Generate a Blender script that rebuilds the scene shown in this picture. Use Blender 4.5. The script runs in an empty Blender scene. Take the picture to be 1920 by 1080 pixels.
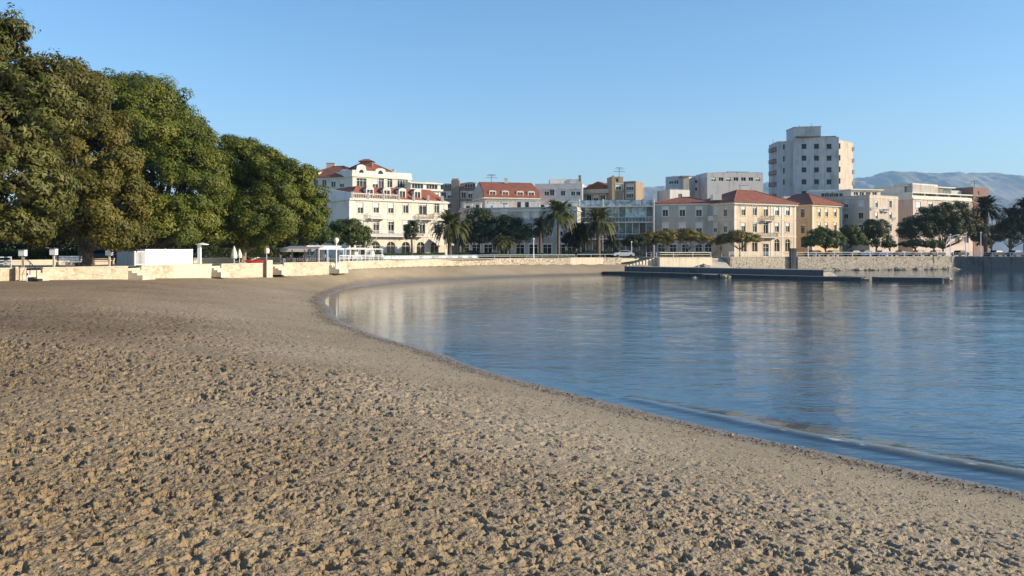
import bpy, math, random
import numpy as np
from mathutils import Vector
R = math.radians
random.seed(7)
rng = np.random.default_rng(7)
S = bpy.context.scene
COL = S.collection

# ------------------------------------------------------------------ camera, world, sun, exposure
F, ZC, HY = 1600.0, 4.1, 470.0            # focal length in photo pixels, eye height over the water, horizon row
cam = bpy.data.cameras.new('camera')
cam.sensor_width = 36.0
cam.lens = 36.0 * F / 1920
cam.shift_y = -(540 - HY) / 1920.0
cam.clip_start = 0.1
cam.clip_end = 40000
co = bpy.data.objects.new('camera', cam)
co.location = (0, 0, ZC)
co.rotation_euler = (R(90), 0, 0)
COL.objects.link(co)
S.camera = co

SUN_EL, SUN_AZ = R(21), math.atan2(-0.20, 0.98)     # azimuth measured from +x towards +y
sv = Vector((math.cos(SUN_EL) * math.cos(SUN_AZ), math.cos(SUN_EL) * math.sin(SUN_AZ), math.sin(SUN_EL)))
W = bpy.data.worlds.new('World')
S.world = W
W.use_nodes = True
nt = W.node_tree
bg = nt.nodes['Background']
sky = nt.nodes.new('ShaderNodeTexSky')
sky.sky_type = 'NISHITA'
sky.sun_disc = False
sky.sun_elevation = SUN_EL
sky.sun_rotation = math.pi / 2 - SUN_AZ
sky.altitude = 0
sky.air_density = 1.0
sky.dust_density = 0.15
sky.ozone_density = 3.2
hs = nt.nodes.new('ShaderNodeHueSaturation')
hs.inputs['Saturation'].default_value = 1.14
hs.inputs['Value'].default_value = 1.12
nt.links.new(sky.outputs[0], hs.inputs['Color'])
nt.links.new(hs.outputs[0], bg.inputs[0])
bg.inputs[1].default_value = 0.13
ld = bpy.data.lights.new('sun', 'SUN')
ld.energy = 5.0
ld.angle = R(0.5)
ld.color = (1.0, 0.84, 0.62)
lo = bpy.data.objects.new('sun', ld)
lo.rotation_euler = sv.to_track_quat('Z', 'Y').to_euler()
lo.location = (60, -20, 60)
COL.objects.link(lo)
S.view_settings.view_transform = 'Standard'
S.view_settings.look = 'None'
S.view_settings.exposure = 0.52
S.view_settings.gamma = 1
S.render.engine = 'CYCLES'
S.cycles.max_bounces = 6
S.cycles.transparent_max_bounces = 8
S.cycles.volume_bounces = 0
S.cycles.use_denoising = True

# ------------------------------------------------------------------ helpers
def PX(px, D):
    return ((px - 960) / F * D, D)
def ZP(py, D):
    return ZC + (HY - py) / F * D
def lin(c):
    return tuple(((v / 255) / 12.92 if v / 255 <= 0.04045 else ((v / 255 + 0.055) / 1.055) ** 2.4) for v in c)

class NT:
    def __init__(s, name):
        s.m = bpy.data.materials.new(name)
        s.m.use_nodes = True
        s.t = s.m.node_tree
        s.b = s.t.nodes['Principled BSDF']
        s.out = s.t.nodes['Material Output']
    def n(s, typ, **kw):
        x = s.t.nodes.new(typ)
        for k, v in kw.items():
            if k.startswith('i_'):
                x.inputs[k[2:].replace('_', ' ')].default_value = v
            else:
                setattr(x, k, v)
        return x
    def l(s, a, b):
        s.t.links.new(a, b)

def coords(N, scale=(1, 1, 1)):
    tc = N.n('ShaderNodeTexCoord')
    mp = N.n('ShaderNodeMapping')
    mp.inputs['Scale'].default_value = scale
    N.l(tc.outputs['Object'], mp.inputs[0])
    return mp.outputs[0]

def noise(N, vec, scale, detail=4, rough=0.55):
    x = N.n('ShaderNodeTexNoise')
    x.inputs['Scale'].default_value = scale
    x.inputs['Detail'].default_value = detail
    x.inputs['Roughness'].default_value = rough
    N.l(vec, x.inputs['Vector'])
    return x.outputs['Fac']

def ramp(N, fac, stops):
    x = N.n('ShaderNodeValToRGB')
    e = x.color_ramp.elements
    while len(e) < len(stops):
        e.new(0.5)
    for i, (p, c) in enumerate(stops):
        e[i].position = p
        e[i].color = (c[0], c[1], c[2], 1) if not isinstance(c, (int, float)) else (c, c, c, 1)
    N.l(fac, x.inputs[0])
    return x.outputs[0]

def bump(N, h, strength=0.3, dist=0.05, prev=None):
    x = N.n('ShaderNodeBump')
    x.inputs['Strength'].default_value = strength
    x.inputs['Distance'].default_value = dist
    N.l(h, x.inputs['Height'])
    if prev is not None:
        N.l(prev, x.inputs['Normal'])
    return x.outputs[0]

def plaster(name, c, var=0.18, rough=0.85, streak=True):
    """painted render, weathered with blotches and vertical rain streaks"""
    N = NT(name)
    v = coords(N)
    a = noise(N, v, 0.35, 5)
    vs = coords(N, (1.6, 1.6, 0.12))
    b = noise(N, vs, 1.0, 4)
    mx = N.n('ShaderNodeMath', operation='MULTIPLY')
    N.l(a, mx.inputs[0]); N.l(b, mx.inputs[1])
    dk = tuple(x * (1 - var * 1.6) * k for x, k in zip(c, (1, .97, .92)))
    lt = tuple(min(1, x * 1.06) for x in c)
    N.l(ramp(N, mx.outputs[0], [(0.10, dk), (0.24, c), (0.42, lt)]), N.b.inputs['Base Color'])
    N.b.inputs['Roughness'].default_value = rough
    N.l(bump(N, noise(N, v, 6, 3), 0.15, 0.03), N.b.inputs['Normal'])
    return N.m

def plain(name, c, rough=0.6, metal=0.0, var=0.1, scale=3):
    N = NT(name)
    f = noise(N, coords(N), scale, 3)
    N.l(ramp(N, f, [(0.3, tuple(x * (1 - var) for x in c)), (0.7, tuple(min(1, x * (1 + var)) for x in c))]), N.b.inputs['Base Color'])
    N.b.inputs['Roughness'].default_value = rough
    N.b.inputs['Metallic'].default_value = metal
    if name.startswith('car_'): N.b.inputs['Specular IOR Level'].default_value = 0.12
    return N.m

def stone(name, light, dark, joint, scale=1.6, sz=1.6, jw=0.05, b=0.5):
    """rubble masonry: voronoi stones with dark joints"""
    N = NT(name)
    v = coords(N, (1, 1, sz))
    dn = N.n('ShaderNodeTexNoise'); dn.inputs['Scale'].default_value = 1.3
    N.l(v, dn.inputs['Vector'])
    mixv = N.n('ShaderNodeMix', data_type='RGBA', blend_type='LINEAR_LIGHT')
    mixv.inputs['Factor'].default_value = 0.25
    N.l(v, mixv.inputs[6]); N.l(dn.outputs['Color'], mixv.inputs[7])
    vo = N.n('ShaderNodeTexVoronoi', feature='DISTANCE_TO_EDGE'); vo.inputs['Scale'].default_value = scale
    vc = N.n('ShaderNodeTexVoronoi'); vc.inputs['Scale'].default_value = scale
    N.l(mixv.outputs[2], vo.inputs['Vector']); N.l(mixv.outputs[2], vc.inputs['Vector'])
    sp = N.n('ShaderNodeSeparateColor')
    N.l(vc.outputs['Color'], sp.inputs[0])
    f2 = noise(N, coords(N), 0.5, 5, .65)
    ad = N.n('ShaderNodeMath', operation='MULTIPLY_ADD'); ad.inputs[1].default_value = 0.45
    N.l(sp.outputs[0], ad.inputs[0]); N.l(f2, ad.inputs[2])
    col = ramp(N, ad.outputs[0], [(0.35, dark), (0.62, light), (0.95, tuple(min(1, x * 1.12) for x in light))])
    ed = ramp(N, vo.outputs['Distance'], [(0.0, 0.0), (jw, 1.0)])
    mx = N.n('ShaderNodeMix', data_type='RGBA')
    mx.inputs[6].default_value = (*joint, 1)
    N.l(ed, mx.inputs[0]); N.l(col, mx.inputs[7])
    N.l(mx.outputs[2], N.b.inputs['Base Color'])
    N.b.inputs['Roughness'].default_value = 0.9
    bn = bump(N, ed, b, 0.06)
    N.l(bump(N, noise(N, coords(N), 9, 4), 0.4, 0.03, bn), N.b.inputs['Normal'])
    return N.m

def tiles(name, c):
    N = NT(name)
    v = coords(N)
    f = noise(N, v, 0.7, 6, .7)
    g = noise(N, v, 7, 2)
    ad = N.n('ShaderNodeMath', operation='MULTIPLY_ADD'); ad.inputs[1].default_value = 0.5
    N.l(g, ad.inputs[0]); N.l(f, ad.inputs[2])
    N.l(ramp(N, ad.outputs[0], [(0.5, tuple(x * 0.55 for x in c)), (0.75, c), (1.0, (c[0] * 1.3, c[1] * 1.5, c[2] * 1.6))]), N.b.inputs['Base Color'])
    wv = N.n('ShaderNodeTexWave'); wv.inputs['Scale'].default_value = 1.1; wv.bands_direction = 'Z'
    wv.inputs['Distortion'].default_value = 1.5
    N.l(v, wv.inputs['Vector'])
    N.l(bump(N, wv.outputs['Fac'], 0.5, 0.05), N.b.inputs['Normal'])
    N.b.inputs['Roughness'].default_value = 0.85
    return N.m

def glassm(name, c=(0.02, 0.03, 0.035), rough=0.06):
    N = NT(name)
    f = noise(N, coords(N), 0.9, 2)
    N.l(ramp(N, f, [(0.35, tuple(x * 0.6 for x in c)), (0.65, tuple(x * 1.8 for x in c))]), N.b.inputs['Base Color'])
    N.b.inputs['Roughness'].default_value = rough
    N.b.inputs['Specular IOR Level'].default_value = 0.3
    return N.m

def leafm(name, dark, mid, light, transl=0.13):
    N = NT(name)
    at = N.n('ShaderNodeAttribute', attribute_name='tint')
    col = ramp(N, at.outputs['Fac'], [(0.0, dark), (0.5, mid), (1.0, light)])
    N.l(col, N.b.inputs['Base Color'])
    N.b.inputs['Roughness'].default_value = 0.55
    N.b.inputs['Specular IOR Level'].default_value = 0.25
    tr = N.n('ShaderNodeBsdfTranslucent')
    N.l(col, tr.inputs[0])
    ms = N.n('ShaderNodeMixShader'); ms.inputs[0].default_value = transl
    N.l(N.b.outputs[0], ms.inputs[1]); N.l(tr.outputs[0], ms.inputs[2])
    N.l(ms.outputs[0], N.out.inputs[0])
    return N.m

def barkm(name, a, b):
    N = NT(name)
    f = noise(N, coords(N, (3, 3, 1.2)), 2.5, 5, .7)
    N.l(ramp(N, f, [(0.35, a), (0.65, b)]), N.b.inputs['Base Color'])
    N.b.inputs['Roughness'].default_value = 0.95
    N.l(bump(N, f, 0.8, 0.08), N.b.inputs['Normal'])
    return N.m

M = {}
M['cream'] = plaster('cream_render', (0.66, 0.595, 0.485))
M['white'] = plaster('white_render', (0.66, 0.63, 0.58), 0.12)
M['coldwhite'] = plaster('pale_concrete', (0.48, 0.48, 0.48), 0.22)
M['towerm'] = plaster('panel_concrete', (0.45, 0.45, 0.45), 0.25)
M['peach'] = plaster('peach_render', (0.64, 0.50, 0.34), 0.22)
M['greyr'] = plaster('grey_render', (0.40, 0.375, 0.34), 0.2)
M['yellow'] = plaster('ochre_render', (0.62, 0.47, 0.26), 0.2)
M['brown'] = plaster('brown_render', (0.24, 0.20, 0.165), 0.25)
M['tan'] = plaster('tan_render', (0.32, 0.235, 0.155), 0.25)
M['beige'] = plaster('beige_render', (0.52, 0.44, 0.36), 0.2)
M['pink'] = plaster('pink_render', (0.60, 0.47, 0.40), 0.2)
M['brick'] = plaster('brick_red_render', (0.22, 0.13, 0.10), 0.2)
M['trim'] = plaster('trim_white', (0.66, 0.62, 0.54), 0.1)
M['tile'] = tiles('red_roof_tiles', (0.245, 0.078, 0.044))
M['tile_dark'] = tiles('old_roof_tiles', (0.20, 0.075, 0.05))
M['glass'] = glassm('window_glass', (0.013, 0.018, 0.021), 0.12)
M['car_glass'] = plain('car_glass', (0.012, 0.014, 0.016), 0.35)
M['glass_green'] = glassm('green_tinted_glass', (0.10, 0.125, 0.12), 0.12)
M['glass_pale'] = glassm('frosted_glass', (0.36, 0.40, 0.40), 0.3)
M['frame'] = plain('window_frame_white', (0.72, 0.70, 0.66), 0.5)
M['blind'] = plain('roller_blind', (0.70, 0.68, 0.62), 0.7)
M['metal_white'] = plain('painted_metal_white', (0.78, 0.79, 0.80), 0.4)
M['metal_blue'] = plain('painted_rail_bluegrey', (0.42, 0.50, 0.54), 0.45)
M['metal_dark'] = plain('dark_metal', (0.03, 0.032, 0.035), 0.5)
M['concrete'] = plaster('weathered_concrete', (0.36, 0.34, 0.31), 0.35)
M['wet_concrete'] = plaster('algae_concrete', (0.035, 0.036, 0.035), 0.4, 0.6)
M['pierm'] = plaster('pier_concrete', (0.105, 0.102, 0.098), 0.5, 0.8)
M['quay'] = plaster('quay_top', (0.30, 0.285, 0.25), 0.3)
M['wall_a'] = stone('limestone_wall', (0.52, 0.44, 0.33), (0.30, 0.225, 0.145), (0.36, 0.28, 0.19), 2.2, 1.6, 0.035)
M['wall_b'] = stone('rough_rubble_wall', (0.46, 0.395, 0.30), (0.40, 0.33, 0.26), (0.06, 0.05, 0.04), 1.7, 1.1, 0.06, 0.9)
M['wall_c'] = stone('sea_wall_rubble', (0.35, 0.31, 0.255), (0.21, 0.18, 0.145), (0.07, 0.06, 0.05), 1.3, 1.3, 0.06, 0.9)
M['wall_w'] = plaster('whitewashed_wall', (0.60, 0.52, 0.39), 0.12)
M['coping'] = plaster('stone_coping', (0.54, 0.47, 0.37), 0.2)
M['rock'] = stone('shore_rock', (0.42, 0.35, 0.26), (0.22, 0.17, 0.12), (0.06, 0.05, 0.04), 0.9, 1.0, 0.05, 1.0)
M['kiosk'] = plain('kiosk_white_panel', (0.80, 0.81, 0.82), 0.5, 0, 0.03)
M['canvas'] = plain('cream_canvas', (0.70, 0.64, 0.54), 0.9)
M['canvas_grey'] = plain('grey_canvas', (0.20, 0.20, 0.21), 0.9)
M['red'] = plain('red_hull', (0.45, 0.03, 0.025), 0.35)
M['lampglass'] = plain('lamp_globe_opal', (0.85, 0.85, 0.84), 0.25, 0, 0.02)
M['wood'] = plain('dark_wood', (0.10, 0.065, 0.04), 0.8)
M['asphalt'] = plain('asphalt', (0.05, 0.05, 0.052), 0.9)
M['car_dark'] = plain('car_paint_dark', (0.02, 0.024, 0.03), 0.5)
M['car_silver'] = plain('car_paint_silver', (0.42, 0.43, 0.45), 0.3, 0.3)
M['car_white'] = plain('car_paint_white', (0.72, 0.72, 0.72), 0.3)
M['car_blue'] = plain('car_paint_blue', (0.04, 0.07, 0.16), 0.3)
M['rubber'] = plain('tyre_rubber', (0.02, 0.02, 0.02), 0.85)
M['bark'] = barkm('tree_bark', (0.035, 0.026, 0.018), (0.15, 0.12, 0.09))
M['bark_pale'] = barkm('pale_bark', (0.14, 0.11, 0.08), (0.38, 0.33, 0.26))
M['palm_bark'] = barkm('palm_bark', (0.06, 0.042, 0.028), (0.22, 0.16, 0.11))
M['leaf_olive'] = leafm('leaves_olive', (0.034, 0.036, 0.005), (0.098, 0.090, 0.013), (0.19, 0.15, 0.028))
M['leaf_green'] = leafm('leaves_green', (0.022, 0.038, 0.004), (0.088, 0.108, 0.010), (0.19, 0.185, 0.022))
M['leaf_grey'] = leafm('leaves_greyish', (0.060, 0.030, 0.012), (0.075, 0.085, 0.016), (0.20, 0.18, 0.055))
M['leaf_dark'] = leafm('leaves_dark', (0.012, 0.020, 0.007), (0.034, 0.050, 0.014), (0.085, 0.095, 0.024))
M['leaf_mid'] = leafm('leaves_mid', (0.018, 0.032, 0.008), (0.055, 0.080, 0.016), (0.13, 0.15, 0.03))
M['leaf_mustard'] = leafm('leaves_mustard', (0.06, 0.055, 0.012), (0.17, 0.14, 0.025), (0.30, 0.23, 0.05))
M['leaf_palm'] = leafm('palm_leaves', (0.07, 0.06, 0.016), (0.095, 0.11, 0.034), (0.22, 0.20, 0.08))
M['leaf_palm_dark'] = leafm('palm_leaves_dark', (0.02, 0.02, 0.008), (0.03, 0.042, 0.018), (0.07, 0.078, 0.03))

class MB:
    def __init__(s): s.v = []; s.f = []; s.mi = []
    def add(s, vs, fs, mi=0):
        o = len(s.v)
        s.v += [tuple(p) for p in vs]
        s.f += [tuple(i + o for i in f) for f in fs]
        s.mi += [mi] * len(fs)
    def quad(s, a, b, c, d, mi=0): s.add([a, b, c, d], [(0, 1, 2, 3)], mi)
    def box(s, x0, x1, y0, y1, z0, z1, mi=0):
        s.add([(x0, y0, z0), (x1, y0, z0), (x1, y1, z0), (x0, y1, z0), (x0, y0, z1), (x1, y0, z1), (x1, y1, z1), (x0, y1, z1)],
              [(0, 3, 2, 1), (4, 5, 6, 7), (0, 1, 5, 4), (1, 2, 6, 5), (2, 3, 7, 6), (3, 0, 4, 7)], mi)
    def prism(s, pts, z0, z1, mi=0):
        """vertical prism on a CCW footprint"""
        n = len(pts)
        zt = z1 if isinstance(z1, (list, tuple)) else [z1] * n
        vs = [(x, y, z0) for x, y in pts] + [(p[0], p[1], z) for p, z in zip(pts, zt)]
        s.add(vs, [tuple(range(n))[::-1], tuple(range(n, 2 * n))] + [(i, (i + 1) % n, n + (i + 1) % n, n + i) for i in range(n)], mi)
    def tube(s, pts, rad, n=8, mi=0, cap=True):
        pts = [Vector(p) for p in pts]
        if isinstance(rad, (int, float)): rad = [rad] * len(pts)
        o = len(s.v); rings = []
        for i, p in enumerate(pts):
            t = (pts[min(i + 1, len(pts) - 1)] - pts[max(i - 1, 0)]).normalized()
            a = t.cross(Vector((0, 0, 1)) if abs(t.z) < 0.9 else Vector((1, 0, 0))).normalized()
            b = t.cross(a)
            rings.append([tuple(p + (a * math.cos(2 * math.pi * k / n) + b * math.sin(2 * math.pi * k / n)) * rad[i]) for k in range(n)])
        for r in rings: s.v += r
        for i in range(len(pts) - 1):
            for k in range(n):
                s.f.append((o + i * n + k, o + i * n + (k + 1) % n, o + (i + 1) * n + (k + 1) % n, o + (i + 1) * n + k)); s.mi.append(mi)
        if cap:
            s.f.append(tuple(o + k for k in range(n))[::-1]); s.mi.append(mi)
            s.f.append(tuple(o + (len(pts) - 1) * n + k for k in range(n))); s.mi.append(mi)
    def lathe(s, prof, c=(0, 0, 0), n=16, mi=0):
        o = len(s.v)
        for r, z in prof:
            s.v += [(c[0] + r * math.cos(2 * math.pi * k / n), c[1] + r * math.sin(2 * math.pi * k / n), c[2] + z) for k in range(n)]
        for i in range(len(prof) - 1):
            for k in range(n):
                s.f.append((o + i * n + k, o + i * n + (k + 1) % n, o + (i + 1) * n + (k + 1) % n, o + (i + 1) * n + k)); s.mi.append(mi)
    def mesh(s, name, mats, smooth=False, off=(0, 0, 0)):
        me = bpy.data.meshes.new(name)
        me.from_pydata([(x - off[0], y - off[1], z - off[2]) for x, y, z in s.v], [], s.f)
        if not isinstance(mats, (list, tuple)): mats = [mats]
        for m in mats: me.materials.append(m)
        if len(mats) > 1: me.polygons.foreach_set('material_index', s.mi)
        if smooth: me.polygons.foreach_set('use_smooth', [True] * len(me.polygons))
        me.update()
        return me
    def obj(s, name, mats, parent=None, smooth=False):
        """world-space geometry; the object sits at its parent's origin, or (no parent) at its own base"""
        if parent is not None:
            off = wloc(parent)
        else:
            a = np.array(s.v); lo_, hi_ = a.min(0), a.max(0)
            off = ((lo_[0] + hi_[0]) / 2, (lo_[1] + hi_[1]) / 2, lo_[2])
        o = bpy.data.objects.new(name, s.mesh(name, mats, smooth, off))
        COL.objects.link(o)
        if parent is not None: o.parent = parent
        else: o.location = off
        return o

def wloc(o):
    x, y, z = 0, 0, 0
    while o is not None:
        x += o.location[0]; y += o.location[1]; z += o.location[2]; o = o.parent
    return (x, y, z)

def tag(o, label, cat, group=None):
    o['label'] = label; o['category'] = cat
    if group: o['group'] = group
    return o
def struct(o, kind='structure'):
    o['kind'] = kind
    return o
def thing(name, label, cat, loc, group=None):
    o = bpy.data.objects.new(name, None)
    COL.objects.link(o)
    o.location = loc; o.empty_display_size = 0.3
    return tag(o, label, cat, group)
def inst(me, name, parent, loc, rz=0.0, scale=None):
    o = bpy.data.objects.new(name, me)
    COL.objects.link(o)
    o.parent = parent
    o.location = loc
    o.rotation_euler = (0, 0, rz)
    if scale: o.scale = scale
    return o
def copy_thing(root, loc, rz=0.0, scale=None, label=None):
    r = root.copy(); COL.objects.link(r); r.location = loc; r.rotation_euler = (0, 0, rz)
    if scale: r.scale = scale
    if label: r['label'] = label
    for ch in list(root.children):
        c = ch.copy(); COL.objects.link(c); c.parent = r
        for g in list(ch.children):
            d = g.copy(); COL.objects.link(d); d.parent = c
    return r

# numpy value noise
_T = rng.random((512, 512))
def vnoise(x, y, s=0):
    xi = np.floor(x).astype(int); yi = np.floor(y).astype(int)
    fx = x - xi; fy = y - yi
    fx = fx * fx * (3 - 2 * fx); fy = fy * fy * (3 - 2 * fy)
    xi = xi + 37 * s; yi = yi + 91 * s
    a = _T[xi % 512, yi % 512]; b = _T[(xi + 1) % 512, yi % 512]
    c = _T[xi % 512, (yi + 1) % 512]; d = _T[(xi + 1) % 512, (yi + 1) % 512]
    return (a * (1 - fx) + b * fx) * (1 - fy) + (c * (1 - fx) + d * fx) * fy - 0.5
def fbm(x, y, sc, oct=4, s=0, g=0.5):
    t = 0; a = 1.0
    for i in range(oct):
        t = t + a * vnoise(x * sc + i * 17.3, y * sc + i * 5.1, s + i); a *= g; sc *= 2.03
    return t

def grid_mesh(name, X, Y, Z, mat, attrs=None, smooth=True, keep=None):
    nr, nc = X.shape
    me = bpy.data.meshes.new(name)
    V = np.stack([X, Y, Z], -1).reshape(-1, 3).astype(np.float32)
    i = np.arange((nr - 1) * nc).reshape(nr - 1, nc)[:, :-1].ravel()
    Q = np.stack([i, i + 1, i + nc + 1, i + nc], -1)
    if keep is not None:
        Q = Q[keep.ravel()]
    me.vertices.add(len(V)); me.vertices.foreach_set('co', V.ravel())
    me.loops.add(Q.size); me.loops.foreach_set('vertex_index', Q.ravel().astype(np.int32))
    me.polygons.add(len(Q)); me.polygons.foreach_set('loop_start', (np.arange(len(Q)) * 4).astype(np.int32))
    me.update(calc_edges=True)
    me.polygons.foreach_set('use_smooth', np.ones(len(Q), bool))
    for k, a in (attrs or {}).items():
        at = me.attributes.new(k, 'FLOAT', 'POINT'); at.data.foreach_set('value', a.ravel().astype(np.float32))
    me.materials.append(mat)
    o = bpy.data.objects.new(name, me)
    COL.objects.link(o)
    return o

def quads_mesh(name, V, tint, mat):
    """V: (n,4,3) quads"""
    n = len(V)
    me = bpy.data.meshes.new(name)
    me.vertices.add(n * 4); me.vertices.foreach_set('co', V.reshape(-1).astype(np.float32))
    me.loops.add(n * 4); me.loops.foreach_set('vertex_index', np.arange(n * 4, dtype=np.int32))
    me.polygons.add(n); me.polygons.foreach_set('loop_start', (np.arange(n) * 4).astype(np.int32))
    me.update(calc_edges=True)
    at = me.attributes.new('tint', 'FLOAT', 'POINT'); at.data.foreach_set('value', np.repeat(np.clip(tint, 0, 1), 4).astype(np.float32))
    me.materials.append(mat)
    return me

# ------------------------------------------------------------------ shoreline
_sh = [(60, -50), (40, -24), (23, -3), (14.2, 7.0), (8.6, 14.7), (5.6, 18.4), (3.6, 21.5), (0.75, 26.3), (-1.6, 30.8), (-2.9, 34.2), (-5.2, 38.5), (-7.6, 43.8), (-10.4, 51), (-12.5, 59.5),
       (-14.7, 67), (-16.5, 77), (-17.6, 88), (-17.4, 99), (-15.8, 109), (-12.6, 117.5), (-5, 128.6), (3, 138), (12.2, 146), (22, 153), (34, 162), (46, 170), (72, 181), (100, 189), (160, 196), (400, 230), (9000, 600)]
def catmull(P, n=6):
    out = []
    P = [P[0]] + list(P) + [P[-1]]
    for i in range(1, len(P) - 2):
        p0, p1, p2, p3 = [np.array(q, float) for q in P[i - 1:i + 3]]
        for k in range(n):
            t = k / n
            out.append(0.5 * ((2 * p1) + (-p0 + p2) * t + (2 * p0 - 5 * p1 + 4 * p2 - p3) * t * t + (-p0 + 3 * p1 - 3 * p2 + p3) * t ** 3))
    out.append(np.array(P[-2], float))
    return np.array(out)
SH = catmull(_sh[:-2], 5)
SH = np.vstack([SH, np.array(_sh[-2:], float)])
SH[:, 0] += 0.0
def shore_d(X, Y):
    """signed distance to the waterline, positive on land"""
    best = np.full(X.shape, 1e18); sd = np.zeros(X.shape)
    for a, b in zip(SH[:-1], SH[1:]):
        d = b - a; L2 = d @ d
        if L2 < 1e-9: continue
        t = np.clip(((X - a[0]) * d[0] + (Y - a[1]) * d[1]) / L2, 0, 1)
        ex = X - a[0] - t * d[0]; ey = Y - a[1] - t * d[1]
        q = ex * ex + ey * ey
        s = d[0] * (Y - a[1]) - d[1] * (X - a[0])
        m = q < best
        best = np.where(m, q, best); sd = np.where(m, np.where(s >= 0, 1.0, -1.0), sd)
    return np.sqrt(best) * sd
def sand_z(d, X, Y):
    land = np.interp(d, [-60, -14, -4, 0, 1.0, 2.0, 4, 8, 13, 18, 24, 60], [-4, -1.5, -0.42, 0.0, 0.13, 0.22, 0.45, 0.98, 1.5, 1.74, 1.84, 1.9])
    w = np.clip((Y - 84) / 22, 0, 1) * np.clip((32 - X) / 8, 0, 1)
    if np.any(w > 0):
        dw = np.full(X.shape, 1e9)
        for a, b in zip(WL[:-1], WL[1:]):
            dx, dy = b[0] - a[0], b[1] - a[1]
            t = np.clip(((X - a[0]) * dx + (Y - a[1]) * dy) / (dx * dx + dy * dy), 0, 1)
            dw = np.minimum(dw, (X - a[0] - t * dx) ** 2 + (Y - a[1] - t * dy) ** 2)
        tt = np.clip(d, 0, 99) / (np.clip(d, 0, 99) + np.sqrt(dw) + .01)
        top = np.interp(X, [-20, 0, 20], [1.85, 1.8, 1.6])
        land = np.where(d > 0, land * (1 - w) + w * top * np.minimum(tt * 1.02, 1) ** 1.0, land)
    return land + 0.05 * fbm(X, Y, 0.12, 3, 3) * np.clip(d / 6, 0, 1)

WL = [PX(397, 83.5), PX(500, 91), PX(617, 99), PX(700, 113), PX(800, 128), PX(960, 145), PX(1100, 156), PX(1165, 160), PX(1237, 160), PX(1335, 166)]
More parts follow.
